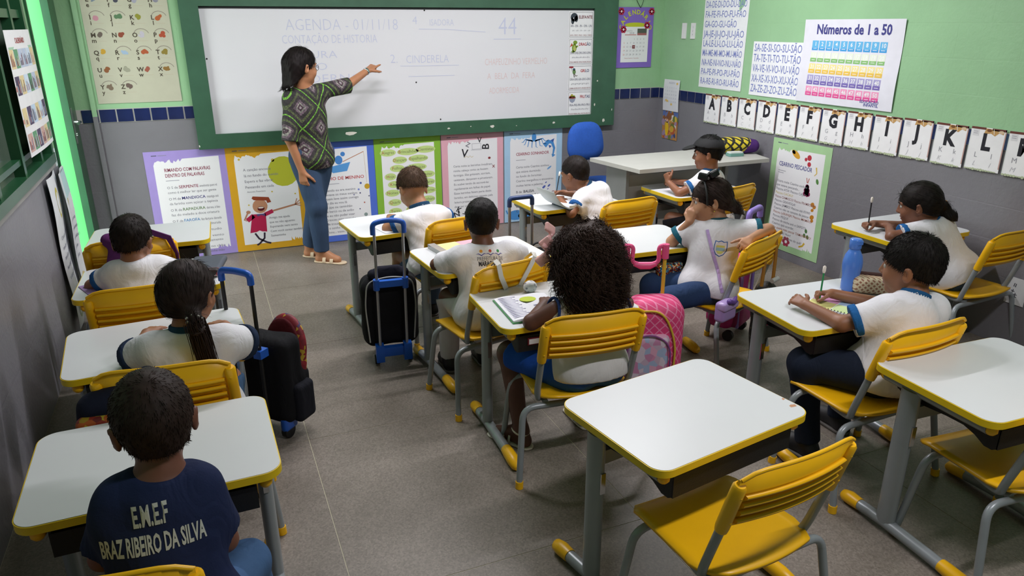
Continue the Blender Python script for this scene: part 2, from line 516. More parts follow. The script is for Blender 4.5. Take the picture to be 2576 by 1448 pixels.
DESKS = [ # x, y, yaw, label
    (1.213, 1.566, 9.0, 'empty white desk with a chipped corner in the foreground, yellow chair before it'),
    (-.228, 1.916, 1.1, 'white desk in front of the boy in the navy shirt, left foreground'),
    (-.246, 2.719, 4.3, 'white desk where the ponytail girl of the left row sits'),
    (-.294, 3.502, -1.0, 'white desk with a purple sheet and a dark flat case, left row'),
    (-.33, 4.285, -2.0, 'empty white desk at the head of the left row, near the purple poster'),
    (.978, 4.006, 6.1, 'white desk of the boy bent over his paper, behind the blue trolley handle'),
    (1.192, 3.248, 4.7, 'white desk under the pink and yellow book of the short-haired boy'),
    (1.240, 2.520, -1.6, 'white desk with the open green-edged book of the curly-haired girl'),
    (2.114, 4.139, 2.9, 'white desk with the dark notebook overhanging its front edge'),
    (2.038, 3.161, -2.5, 'white desk on which the girl with the black headband leans her elbow'),
    (3.09, 4.10, 2.6, 'white desk of the boy in the black cap, by the teacher table'),
    (3.526, 2.788, 0.5, 'white desk against the right wall where the girl with orange hair tie writes'),
    (2.268, 2.056, -3.6, 'white desk with the blue bottle and checked pencil case'),
    (2.269, 1.343, -2.5, 'empty white desk at the right edge of the photo, chair pushed under it'),
]
d0 = None
DGRP = 'pupils\' white desks with yellow edges'
for x, y, a, lb in DESKS:
    if d0 is None:
        d0 = make_desk(lb); d0.location = (x, y, 0); d0.rotation_euler = (0, 0, radians(a)); d0['group'] = DGRP
        first_desk = d0
    else:
        dup(d0, (x, y, 0), radians(a), lb, DGRP)
# chip on the first desk's corner
ck = MB()
ck.prism([(.268, -.172), (.288, -.176), (.292, -.166), (.280, -.160), (.27, -.163)], TOP, TOP + .0004)
ck.prism([(.284, -.13), (.295, -.128), (.294, -.12), (.287, -.122)], TOP, TOP + .0004)

# ------------------------------------------------------------------ pupils' chairs
def make_chair(label):
    t = thing('school_chair', label, 'chair')
    # seat: bent sheet
    s = MB()
    nx, ny = 12, 12
    def zt(u, v):   # u -1..1 across, v 0 rear .. 1 front
        z = .352 - .010 * (1 - u * u) * (1 - abs(v - .4))
        if v > .82: z -= .022 * ((v - .82) / .18) ** 2
        if v < .2: z += .016 * ((.2 - v) / .2) ** 2
        return z
    def xy(u, v):
        hw = .195 - .012 * v
        if v < .3:
            hw = .195 - .05 * ((.3 - v) / .3) ** 2
        if v > .88: hw -= .03 * ((v - .88) / .12) ** 2
        return u * hw, -.175 + .375 * v
    top = []; bot = []
    for j in range(ny + 1):
        for i in range(nx + 1):
            u = -1 + 2 * i / nx; v = j / ny
            x, y = xy(u, v)
            if v == 0: y -= .012 * (1 - u * u)
            top.append((x, y, zt(u, v))); bot.append((x, y, zt(u, v) - .011))
    q = len(top); fs = []
    for j in range(ny):
        for i in range(nx):
            a = j * (nx + 1) + i
            fs += [(a, a + 1, a + nx + 2, a + nx + 1), (q + a, q + a + nx + 1, q + a + nx + 2, q + a + 1)]
    per = [i for i in range(nx + 1)] + [(j + 1) * (nx + 1) - 1 for j in range(1, ny + 1)] + [ny * (nx + 1) + i for i in range(nx - 1, -1, -1)] + [j * (nx + 1) for j in range(ny - 1, 0, -1)]
    for i in range(len(per)):
        a, b = per[i], per[(i + 1) % len(per)]
        fs.append((a, q + a, q + b, b))
    s.add(top + bot, fs, 0, True)
    s.build('seat', yellow, t)
    # backrest shell, curved, leaning back
    def bp(x, z, off):
        y = -.172 - .27 * (z - .52) - .022 * (1 - (x / .19) ** 2) + off
        return (x, y, z)
    b_ = MB(); n = 14
    def strip(x0, x1, prof, cap=True):
        rings = []
        for i in range(n + 1):
            x = x0 + (x1 - x0) * i / n
            rings.append([bp(x, z, o) for z, o in prof])
        return rings
    def shell(zl, zh_c, zh_e, f, bk):
        rings = []
        for i in range(n + 1):
            u = -1 + 2 * i / n; x = u * .192
            zt_ = zh_c - (zh_c - zh_e) * abs(u) ** 7
            rings.append([bp(x, zl, f), bp(x, zl + .012, f + .004), bp(x, zt_ - .012, f + .004), bp(x, zt_, f - .001), bp(x, zt_, bk), bp(x, zl, bk)])
        return rings
    b_.loft(shell(.527, .710, .684, .003, -.004), 0, True, True)
    back = b_.build('backrest', yellow, t)
    for k, z in enumerate((.624, .597, .570, .543)):
        m = MB()
        m.loft(strip(-.168, .168, [(z, .0), (z + .012, -.003), (z + .009, -.018), (z + .001, -.017), (z - .008, -.003)]), 0, True, True)
        m.build('slat', yellow, back)
    # top rim roll
    m = MB(); rim = []
    for i in range(n + 1):
        u = -1 + 2 * i / n
        rim.append(bp(u * .188, .709 - .026 * abs(u) ** 7, -.003))
    m.tube(rim, .0055, 8); m.build('rim', yellow, back)
    for s_ in (-1, 1):
        x = s_ * .187
        MB().tube([(x, -.172, .515), (x, -.175, .527), (x, -.198, .61), (x, -.213, .663), (x, -.215, .670)], [.0165, .018, .018, .0175, .013], 14).build('sleeve', yellow, back)
        for z in (.55, .635):
            MB().ball((x, -.181 - .27 * (z - .55) - .0165, z), (.006, .004, .006), n=8).build('rivet', yellow, back)
        MB().tube(bend([(s_ * .155, -.02, .325), (s_ * .172, -.112, .325), (x, -.125, .36), (x, -.178, .54)], .04), .0125, 12).build('upright', steel, t)
        MB().tube(bend([(0, -.135, .312), (s_ * .245, -.135, .312), (s_ * .275, -.185, .012)], .05), .0125, 12).build('leg', steel, t)
        MB().tube(bend([(0, .115, .322), (s_ * .215, .115, .322), (s_ * .240, .155, .012)], .05), .0125, 12).build('leg', steel, t)
        MB().tube([(s_ * .155, -.135, .325), (s_ * .15, .115, .327)], .011, 10).build('seat_rail', steel, t)
        MB().tube([(s_ * .275, -.185, .0), (s_ * .2735, -.183, .028)], .0155, 12).build('foot_cap', yellow, t)
        MB().tube([(s_ * .240, .155, .0), (s_ * .2385, .153, .028)], .0155, 12).build('foot_cap', yellow, t)
    return t

CH = [ # seat centre x, y, yaw, label
    (1.200, 1.332, 5.0, 'yellow chair with grey legs standing empty in the foreground, beside the chipped desk'),
    (-.268, 1.535, -12.0, 'yellow chair at the lower left edge, its backrest behind the boy in navy'),
    (-.183, 2.45, -6.0, 'yellow chair with a dark patterned bag hung on it, behind the ponytail girl'),
    (-.306, 3.253, 0.0, 'yellow chair whose backrest shows between the second and third desk of the left row'),
    (-.40, 4.00, 3.0, 'yellow chair with a purple cloth over its backrest, in front of the left row boy'),
    (1.165, 3.774, 10.0, 'yellow chair of the boy bent over his paper, back half hidden by another boy'),
    (1.117, 2.961, 11.8, 'yellow chair with two white straps hung over its backrest'),
    (1.228, 2.312, -6.0, 'yellow chair of the curly-haired girl in blue shorts'),
    (2.232, 3.784, 5.9, 'yellow chair behind the boy who writes under the blue office chair'),
    (2.335, 2.83, 24.0, 'yellow chair over whose back the headband girl lays her arm'),
    (3.0, 3.82, 15.0, 'yellow chair of the capped boy, nearest the teacher table'),
    (3.63, 2.444, 4.0, 'yellow chair by the right wall, behind the girl with the orange hair tie'),
    (2.19, 1.773, 2.0, 'yellow chair of the boy with the green pencil'),
    (2.265, 1.24, -4.0, 'yellow chair in shade under the empty desk at the right edge'),
]
c0 = None
CGRP = 'pupils\' yellow chairs'
for x, y, a, lb in CH:
    if c0 is None:
        c0 = make_chair(lb); c0.location = (x, y, 0); c0.rotation_euler = (0, 0, radians(a)); c0['group'] = CGRP
    else:
        dup(c0, (x, y, 0), radians(a), lb, CGRP)
ck.build('chipped_corner', mat('chipboard', 'b98a6a', .8, .2, 90), first_desk)

# ------------------------------------------------------------------ teacher's table and blue chair
tgrey = mat('table_grey_laminate', 'b9b8b2', .5, .04, 10)
tleg = mat('table_panel_grey', '8f9191', .55, .04, 10)
tt = thing('teacher_table', 'long pale grey teacher table in the front right corner', 'table', (0, 0, 0))
MB().prism([(2.68, 4.15), (3.78, 4.15), (3.86, 4.50), (3.86, 4.70), (2.60, 4.70)], .715, .742).build('tabletop', tgrey, tt)
MB().box(2.72, 2.745, 4.38, 4.66, .03, .715).build('side_panel', tleg, tt)
MB().box(3.58, 3.605, 4.38, 4.66, .03, .715).build('side_panel', tleg, tt)
MB().box(2.745, 3.58, 4.42, 4.438, .30, .655).build('modesty_panel', tgrey, tt)
MB().box(2.745, 3.58, 4.39, 4.42, .655, .715).build('apron', tleg, tt)
for x in (2.7325, 3.5925):
    MB().box(x - .025, x + .025, 4.37, 4.68, 0, .03).build('foot', tleg, tt)

bl = mat('blue_fabric', '1b4ea6', .85, .08, 60, bump=.5, bscale=400)
bc = thing('office_chair', 'blue upholstered office chair behind the teacher table', 'chair', (2.72, 5.0, 0), radians(8))
def cushion(wd, ht, th, exp=3.2, taper=.0):
    m = MB(); rings = []
    for k, (sc, z) in enumerate(((.0, -th / 2), (.6, -th / 2), (.93, -th * .42), (1.0, -th * .1), (1.0, th * .1), (.94, th * .38), (.6, th / 2), (.0, th / 2 + .004))):
        r = []
        for i in range(28):
            a = 2 * pi * i / 28; c, s = cos(a), sin(a)
            x = abs(c) ** (2 / exp) * (1 if c >= 0 else -1); y = abs(s) ** (2 / exp) * (1 if s >= 0 else -1)
            r.append((max(sc, .01) * wd / 2 * x * (1 - taper * y), max(sc, .01) * ht / 2 * y, z))
        rings.append(r)
    return m, rings
m, rr = cushion(.33, .29, .06, 3.0, .10)
m.loft(rr, 0, True, True, Matrix.Translation((0, .0, .815)) @ Matrix.Rotation(radians(84), 4, 'X'))
m.build('backrest', bl, bc)
m, rr = cushion(.42, .38, .07, 3.4)
m.loft(rr, 0, True, True, Matrix.Translation((.25, .14, .43)))
m.build('seat', bl, bc)
MB().box(.07, .43, -.02, .30, .375, .398).build('seat_pan', black, bc)
MB().tube(bend([(.02, .028, .80), (.02, .06, .5), (.1, .1, .38)], .06), .016, 10).build('back_post', black, bc)
for sx in (.07, .43):
    for sy in (-.02, .30):
        MB().tube([(sx, sy, .385), (sx + (.02 if sx > .2 else -.02), sy, .0)], .012, 10).build('leg', black, bc)
MB().tube([(.07, -.02, .2), (.43, -.02, .2)], .010, 8).build('stretcher', black, bc)

# ------------------------------------------------------------------ whiteboard
wb = thing('whiteboard', 'wide whiteboard in a dark green wooden frame with faint marker writing', 'whiteboard', (0, YF, 0))
wbm = mat('whiteboard_enamel', 'dedee3', rough=.22, var=.008, scale=3, spec=.45)
fgreen = mat('green_wood_paint', '39604a', rough=.42, var=.10, scale=9, bump=.25, bscale=30)
# x from -.03 to 3.405
MB().box(.07, 3.2, -.03, -.002, .905, 1.80).build('writing_surface', wbm, wb)
MB().box(-.035, .09, -.055, -.001, .815, 1.88).build('frame_rail', fgreen, wb)
MB().box(3.18, 3.405, -.055, -.001, .815, 1.88).build('frame_rail', fgreen, wb)
MB().box(.09, 3.18, -.055, -.001, .815, .918).build('frame_rail', fgreen, wb)
MB().box(.09, 3.18, -.055, -.001, 1.786, 1.88).build('frame_rail', fgreen, wb)
MB().box(.09, 3.18, -.036, -.03, 1.772, 1.786).build('edge_strip', mat('dark_strip', '20242a', .4), wb)
chip = mat('bare_plaster', 'd9d6cc', .9)
rn = random.Random(11)
def blob(x, z, a, b, y=-.0556):
    m = MB(); n = 11
    m.add([(x + a * cos(2 * pi * k / n) * (.75 + .45 * rn.random()), y, z + b * sin(2 * pi * k / n) * (.7 + .5 * rn.random())) for k in range(n)], [tuple(range(n))])
    m.build('paint_chip', chip, wb)
for c in ((1.06, .871, .05, .013), (1.86, .866, .013, .006), (2.24, .862, .018, .012), (2.81, .865, .014, .008), (3.30, .862, .014, .016),
          (2.05, .872, .006, .004), (2.46, .857, .006, .003), (3.225, 1.2, .007, .006), (3.205, 1.0, .006, .012), (3.38, .95, .004, .01), (-.03, .84, .004, .008)):
    blob(*c)
for x, z in ((1.70, 1.765), (1.61, 1.235), (1.80, .94), (.10, 1.44)):
    MB().ball((x, -.032, z), (.006, .004, .006), n=8).build('pin', black, wb)
BL, BR_ = 'c3c7dd', 'dcc4c4'
sh = Sheet(3.13, .9)
def bt(t, x, z, size, col, wdt=None, rot=0.0, bold=-.012):
    sh.text(t, x - .07, z - .905, size, col, bold, width=wdt, rot=rot, lift=.0006)
bt('AGENDA - 01/11/18', .655, 1.625, .115, BL, .83, .0, -.02)
bt('CONTAÇÃO DE HISTORIA', .62, 1.535, .085, BL, .70)
bt('LEITURA', .63, 1.43, .075, BL, .38)
bt('LIVRO', .63, 1.345, .075, BL, .30)
bt('CADERNO', .63, 1.255, .085, BL, .56)
bt('4', 1.60, 1.665, .085, BL); bt('ISADORA', 1.735, 1.655, .068, BL, .20)
sh.line([(1.58, .725), (1.8, .722), (2.13, .70)], .004, BL, kind='text')
bt('2.', 1.41, 1.385, .09, BL); bt('CINDERELA', 1.535, 1.38, .085, BL, .35)
sh.line([(1.42, .455), (1.66, .452), (1.9, .452)], .004, BL, kind='text'); sh.line([(1.48, .375), (1.86, .375)], .004, BL, kind='text')
bt('44', 2.31, 1.585, .19, BL, .16); sh.line([(2.2, .645), (2.44, .645)], .005, BL, kind='text')
bt('CHAPEUZINHO VERMELHO', 2.19, 1.35, .075, BR_, .56); bt('A  BELA  DA  FERA', 2.21, 1.24, .07, BR_, .43); bt('ADORMECIDA', 2.225, 1.125, .07, BR_, .27)
for (kind, col), (v, f) in sh.ly.items():
    m = MB(); m.add([(p[0] + .07, -.0302 - p[2], p[1] + .905) for p in v], f); m.build('marker_writing', ink(col), wb)

# ------------------------------------------------------------------ word cards stuck to the board's right side
YBD = YF - .031
CARDS = [('ELEFANTE', 'AN - EN - IN - ON - UN', 'an - en - in - on - un', 'ANTA - PENTE - PINGO - ONÇA - FUNDO'),
         ('DRAGÃO', 'DRA-DRE-DRI-DRO-DRU', 'dra-dre-dri-dro-dru', 'DRAGA-MADRE-VIDRO-PADRE-DRUIDA'),
         ('GRILO', 'GRA-GRE-GRI-GRO-GRU', 'gra-gre-gri-gro-gru', 'GRAMA-ALEGRE-GRITO-GROSSO-GRUTA'),
         ('FRUTAS', 'FRA-FRE-FRI-FRO-FRU', 'fra-fre-fri-fro-fru', 'FRADE-FREIRA-FRIO-FROTA-FRUTA')]
z1 = 1.765
for k, (a, b_, c_, d_) in enumerate(CARDS):
    W_, H_ = .235, .212
    s = Sheet(W_, H_)
    s.frame(.008, .008, W_ - .010, H_ - .008, .0022, '55555c')
    x0 = .098 if k else .092
    n = {'ELEFANTE': 5, 'DRAGÃO': 4, 'GRILO': 3, 'FRUTAS': 3}[a]
    wd_a = text_geo(a, .02)[2]
    size = .034; tw = .128 if k == 0 else (.112 if k == 1 else .082 if k == 2 else .095)
    u = x0 if k < 2 else x0 + .02
    p1, p2 = a[:n], a[n:]
    w1 = text_geo(p1, .02)[2]; w2 = text_geo(p2, .02)[2]; q = tw / (w1 + w2)
    s.text(p1, u, H_ - .058, size, 'b02434' if k != 0 else '7a3a3e', .02, width=w1 * q); s.text(p2, u + w1 * q + .002, H_ - .058, size, '54567a' if k else '7a2a34', .02, width=w2 * q)
    s.text(b_, W_ / 2, H_ - .125, .026, '5a5d72', .005, 'c', width=.20)
    s.text(c_, W_ / 2, H_ - .158, .02, '8a8a94', 0, 'c', width=.17, shear=.25)
    s.text(d_, W_ / 2, .016, .017, '8a5050', .005, 'c', width=.205)
    if k == 0:
        s.ell(.05, H_ - .048, .034, .034, '3f4750'); s.ell(.036, H_ - .075, .015, .028, '3f4750'); s.ell(.07, H_ - .06, .016, .026, '4a535c'); s.ell(.043, H_ - .055, .004, .006, 'd8dadd', lift=.0008)
    elif k == 1:
        s.ell(.055, H_ - .075, .022, .034, '7f9a3c'); s.ell(.063, H_ - .032, .02, .016, '7f9a3c'); s.ell(.08, H_ - .065, .014, .007, '8fa648', .5)
        s.poly([(.012, H_ - .07), (.03, H_ - .035), (.042, H_ - .055)], 'b8553a', .0007); s.ell(.045, H_ - .105, .016, .01, '7f9a3c'); s.ell(.058, H_ - .08, .012, .022, 'b8c070', lift=.0008)
    elif k == 2:   # a plain little cricket under an umbrella
        s.ell(.03, H_ - .016, .022, .008, 'a03a48'); s.line([(.03, H_ - .02), (.04, H_ - .05)], .003, '6a5a4a')
        s.ell(.058, H_ - .055, .016, .02, '6a8a58'); s.ell(.056, H_ - .034, .013, .01, '4a6a7a'); s.line([(.06, H_ - .07), (.075, H_ - .09), (.09, H_ - .085)], .006, '5a4a3a'); s.line([(.055, H_ - .07), (.06, H_ - .1)], .007, '4a4038')
    else:
        s.poly([(.01, H_ - .055), (.078, H_ - .055), (.066, H_ - .085), (.045, H_ - .098), (.022, H_ - .085)], '98a0b4'); s.ell(.044, H_ - .052, .034, .01, '8a4a40'); s.ell(.04, H_ - .036, .012, .014, 'a8a23a'); s.ell(.06, H_ - .042, .012, .009, '8a9a3a'); s.ell(.024, H_ - .045, .01, .01, 'b06038')
    s.build('word_card', ['white word card reading ELEFANTE, topmost on the whiteboard edge', 'white word card reading DRAGÃO with a green dragon', 'white word card reading GRILO with a cricket under an umbrella', 'white word card reading FRUTAS with a fruit bowl, lowest of the column'][k],
            'card', on_front(2.945 + .002 * k, z1 - H_, YBD, .002), 'efeff2', group='word cards in a column on the whiteboard')
    z1 -= H_ + .004

# ------------------------------------------------------------------ row of big story posters under the board
PW, PH = .553, .805
def ragged(s, col, b, seed, white='ebebee', top=.055):
    """coloured sheet with a white torn-brush field"""
    r = random.Random(seed)
    pts = [(b, b * .9)]
    x = b
    pts += [(s.w - b - .09, b * .9)]
    xx = s.w - b - .09
    while xx < s.w - b:
        pts += [(xx, b * .9 + .004 + r.random() * .03), (xx + .008, b * .9 + r.random() * .012)]; xx += .015
    pts += [(s.w - b, b), (s.w - b, s.h - top)]
    xx = s.w - b
    pts += [(s.w * .45, s.h - top - .006)]
    xx = s.w * .42
    while xx > b + .01:
        pts += [(xx, s.h - top - .012 - r.random() * .018), (xx - .007, s.h - top - .006 - r.random() * .03)]; xx -= .02
    pts += [(b, s.h - top - .045)]
    s.poly(pts, white, .0003, 'white_field')
    s.line([(b * .9, s.h - top * .55), (b * .9 + .035, s.h - top * .55)], .006, '5a5a70'); s.line([(b * .9 + .042, s.h - top * .55), (b * .9 + .10, s.h - top * .55)], .004, '8a8aa0')
def lines(s, L, u, v, size, dv, col, **k):
    for t in L:
        if t: s.text(t, u, v, size, col, .003, **k)
        v -= dv
    return v
def poster(ix, x, name_lbl, col, fn, seed):
    s = Sheet(PW, PH)
    ragged(s, col, .055, seed)
    fn(s)
    r = random.Random(seed); a, b2 = r.random() * 6, r.random() * 6
    return s.build('story_poster', name_lbl, 'poster', on_front(x, .008, YF, .004 + .002 * (ix % 2)), col, group='story poster row under the whiteboard')
TX = '7e7e88'
def p1(s):
    s.text('RIMANDO COM PALAVRAS', .12, .655, .036, '8e3a52', .012, width=.31); s.text('DENTRO DE PALAVRAS', .12, .615, .036, '8e3a52', .012, width=.265)
    s.line([(.12, .59), (.21, .59)], .004, '9a9aa6')
    v = .53
    for a, w_, c, r2 in (('O S de ', 'SERPENTE', '8e3a52', 'amedronta quem vê'), ('', '', '', 'como é melhor ler que ser gente'), ('O M de ', 'MANDIOCA', '3a3a80', 'mastiga até'), ('', '', '', 'da farinha com açúcar a tapioca'),
                         ('O R de ', 'RAPADURA', '6a8a5a', 'derrete, é fato'), ('', '', '', 'faz do melado a doce criatura'), ('O F de ', 'FAROFA', '4a8ac0', 'faz fartura danada'), ('', '', '', 'na panela amarela, quente e dourada'), ('', '', '', 'e a gente come tudo'),
                         ('O P de ', 'PIPA', '8e3a52', 'voa no vento'), ('', '', '', 'e leva no rabo o pensamento'), ('O C de ', 'CAJU', '6a8a5a', 'pinga no chão'), ('', '', '', 'e mancha de doce a minha mão')):
        u = .12
        if a:
            s.text(a, u, v, .026, TX); u += text_geo(a)[2] * .026 + .006
            s.text(w_, u, v, .03, c, .01); u += text_geo(w_, .01)[2] * .03 + .008
            s.text(r2, u, v, .026, TX, width=max(.06, .46 - u)); v -= .036
        else:
            s.text(r2, u, v, .026, TX, width=.33); v -= .048
def p2(s):
    s.ell(.40, .60, .115, .115, 'b9bd38')
    lines(s, ['A canção encosta', 'lá no fundo do ouvido', 'Espera e faz vibrar', 'Pensando em cada', ''], .11, .62, .028, .044, TX)
    s.text('Antonio Francisco', .12, .455, .018, TX)
    for u, v, r in ((.09, .71, .008), (.33, .69, .012), (.46, .72, .006), (.30, .45, .006), (.12, .36, .006), (.47, .42, .006)): s.ell(u, v, r, r, 'd0b850')
    # singing figure in a red shirt, arm flung out
    s.line([(.14, .135), (.165, .09), (.22, .055)], .014, '3a3040'); s.line([(.21, .135), (.205, .09), (.165, .05)], .014, '3a3040')
    s.line([(.22, .055), (.25, .045)], .014, '3a3040'); s.line([(.165, .05), (.145, .04)], .014, '3a3040')
    s.poly([(.105, .14), (.155, .145), (.175, .155), (.195, .145), (.23, .14), (.235, .285), (.135, .285)], 'b8254f', .0007)
    s.line([(.145, .275), (.095, .24)], .035, 'b8254f'); s.line([(.095, .24), (.075, .245), (.105, .30)], .012, 'b98468'); s.ell(.11, .305, .016, .013, 'b98468')
    s.line([(.225, .275), (.29, .30)], .03, 'b8254f'); s.line([(.29, .30), (.46, .335)], .013, 'b98468')
    for a in (-.5, 0, .5, 1.0): s.line([(.46, .335), (.46 + .05 * cos(a + .2), .335 + .05 * sin(a + .2))], .007, 'b98468')
    s.ell(.20, .345, .055, .055, 'c08a6c'); s.ell(.205, .325, .026, .018, '5a1820', lift=.0008); s.ell(.205, .333, .02, .006, 'efe6e0', lift=.0009)
    s.poly([(.145, .41), (.155, .425), (.27, .41), (.285, .37), (.255, .365), (.25, .385), (.16, .395)], '96452c', .0009); s.poly([(.165, .285), (.23, .285), (.225, .265), (.2, .275), (.175, .265)], '5a4a78', .0009)
    lines(s, ['Amigo me ajuda', 'que eu não aguento', 'Esperando nem tento', 'Com você cantar também', 'Sementinha'], .255, .24, .024, .036, TX)
def p3(s):
    s.poly([(.17, .60), (.36, .635), (.33, .565), (.22, .555)], '5a9ad8', .0007); s.ell(.27, .655, .03, .035, '4a86cc'); s.ell(.305, .70, .018, .018, '4a86cc')
    s.line([(.30, .64), (.47, .71)], .005, 'b87850'); s.line([(.47, .71), (.48, .46)], .002, 'c8a878')
    s.text('SONHO DE MENINO', .10, .50, .036, 'c04a4a', .01, width=.36); s.line([(.12, .47), (.26, .47)], .004, '9a9aa6')
    lines(s, ['Quando eu era menino', 'contava os meus sonhos', 'Quem leve assim comigo', 'um dia eu vou lá', 'de jipe ou caminhão', 'de barco ou de avião', 'Se eu não puder voar', 'Cresceu meu coração', 'Me trouxe a canção', 'E o sonho de menino', 'Voou... voou...'], .13, .41, .027, .034, TX)
    for u, v, r, c in ((.48, .43, .022, 'c8a030'), (.43, .46, .009, '5a6ab0'), (.41, .41, .008, '7a8ad0'), (.42, .38, .006, '40406a'), (.49, .35, .005, '40406a'), (.45, .30, .006, 'b05a4a'), (.41, .25, .005, '40406a'), (.455, .20, .015, '8a9a98'), (.37, .37, .006, '8a8ab0')): s.ell(u, v, r, r, c)
def p4(s):
    Wd = [('Alegres', .11, .685), ('Brincalhões', .275, .685), ('Cientistas', .425, .695), ('Dançam', .205, .62), ('Espalhando', .36, .625), ('Folhas', .18, .555), ('Galácticas', .345, .555), ('Hoje', .12, .49), ('Inventam', .26, .49), ('Júpiter', .43, .49), ('Kiwis', .15, .425), ('Lunares', .43, .425),
          ('Noites', .13, .355), ('Ouvindo', .28, .36), ('Pintores', .43, .355), ('Quark', .145, .275), ('Raios', .29, .285), ('Sonham', .43, .28), ('Terra', .145, .20), ('Urano', .29, .205), ('Vênus', .43, .20), ('Xeretas', .17, .13), ('Zunindo', .34, .13)]
    for t, u, v in Wd:
        s.ell(u, v, .026 + .0058 * len(t), .029, 'c3d98a')
        s.text(t, u, v - .010, .034, '7d8a58', .004, 'c')
        w0 = text_geo(t, .004)[2] * .034
        s.text(t[0], u - w0 / 2, v - .010, .034, 'b06a50', .006, lift=.0012)
def p5(s):
    for t, u, v, z, r in (('Z', .21, .70, .055, -.5), ('V', .32, .72, .06, .0), ('V', .17, .61, .095, -.15), ('B', .42, .655, .09, 1.5), ('K', .11, .15, .065, -.5), ('N', .10, .09, .07, .3), ('Y', .19, .09, .055, .6)):
        s.text(t, u, v, z, '2e2e34' if t != 'Z' else '7a7a84', .015, rot=r)
    s.frame(.27, .665, .35, .715, .003, 'a8a8b0'); s.line([(.26, .66), (.36, .66)], .003, 'a8a8b0')
    s.ell(.425, .585, .012, .01, '8a3a40'); s.text('x', .45, .50, .05, '8a4a4a', .01)
    s.line([(.20, .60), (.22, .615), (.235, .60), (.25, .615), (.265, .60), (.28, .61)], .003, 'c8b060')
    lines(s, ['Certa noite as letrinhas invadiram', 'minha cabeça como se fossem', 'formigas. Elas gritavam, sorriam,', 'cantavam, dançavam e piruetavam.', 'Eu acabei tendo de escrevê-las', 'rapidamente em folhas de papel.', 'Essas letrinhas fazem parte deste', 'livrinho, um delicioso passeio pela', 'leitura prazerosa. Ler, para mim,', 'deve ter como uma conversa!'], .10, .525, .0255, .0385, TX)
    return
def p6(s):
    B1 = '4d8fd0'
    s.ell(.28, .735, .022, .034, B1)
    for k in range(8):
        a = pi + pi * (k + .5) / 8; x, y = .28 + .02 * cos(a), .71 + .012 * sin(a)
        s.line([(x, y), (x + .05 * cos(a) * 1.3, y + .012), (x + .085 * cos(a), y + .05 * sin(a)), (x + .11 * cos(a) + .01, y + .055 * sin(a))], .012, B1, taper=.7)
    s.line([(.38, .655), (.42, .69), (.455, .68), (.475, .63), (.465, .575)], .045, B1, taper=.7); s.poly([(.44, .70), (.475, .715), (.465, .68)], '3f5fa8', .0009); s.poly([(.45, .58), (.49, .57), (.46, .55)], B1); s.poly([(.42, .66), (.43, .63), (.45, .65)], '3f5fa8', .0009)
    s.text('CEARINO SONHADOR', .11, .585, .036, 'a03a50', .012, width=.315); s.line([(.11, .545), (.20, .545)], .004, '9a9aa6')
    lines(s, ['Certa noite Cearino sonhou', 'que estava dormindo', 'no fundo do livro/mar.', 'Cearino mergulhou e encontrou', 'muitas letras e palavras.'], .11, .475, .0275, .0405, TX)
    s.ell(.43, .46, .025, .008, '7aa8dc', .6)
    v = .255
    for a, b3 in (('B de ', 'BALEIA'), ('T de ', 'TUBARÃO'), ('P de ', 'POLVO'), ('L de ', 'LULA'), ('C de ', 'CAVALO')):
        s.text(a, .11, v, .03, '54545e', .004); s.text(b3, .18, v, .033, '4a4a54', .016); v -= .043
    for u, v, r in ((.38, .29, .02), (.43, .30, .016), (.40, .33, .01), (.42, .27, .008)): s.ell(u, v, r, r * .5, '5a6ab8', .7)
    s.text('C C', .40, .215, .05, '8e4050', .004)
    s.ell(.11, .06, .08, .045, B1); s.ell(.19, .05, .06, .03, B1); s.line([(.03, .075), (.015, .11)], .012, B1)
poster(0, -.41, 'lilac bordered poster titled Rimando com palavras, leftmost of the row', 'a391d4', p1, 1)
poster(1, .135, 'yellow bordered poster with a singing man in a red shirt', 'd9a41c', p2, 2)
poster(2, .69, 'blue bordered poster with a rower and dots, half behind the standing woman', '4f6fd0', p3, 3)
poster(3, 1.245, 'green bordered poster of words in pale green ovals', '86b838', p4, 4)
poster(4, 1.805, 'pink bordered poster with scattered black letters', 'e0aab8', p5, 5)
poster(5, 2.367, 'light blue bordered poster with an octopus and a dolphin', 'a9cdea', p6, 6)

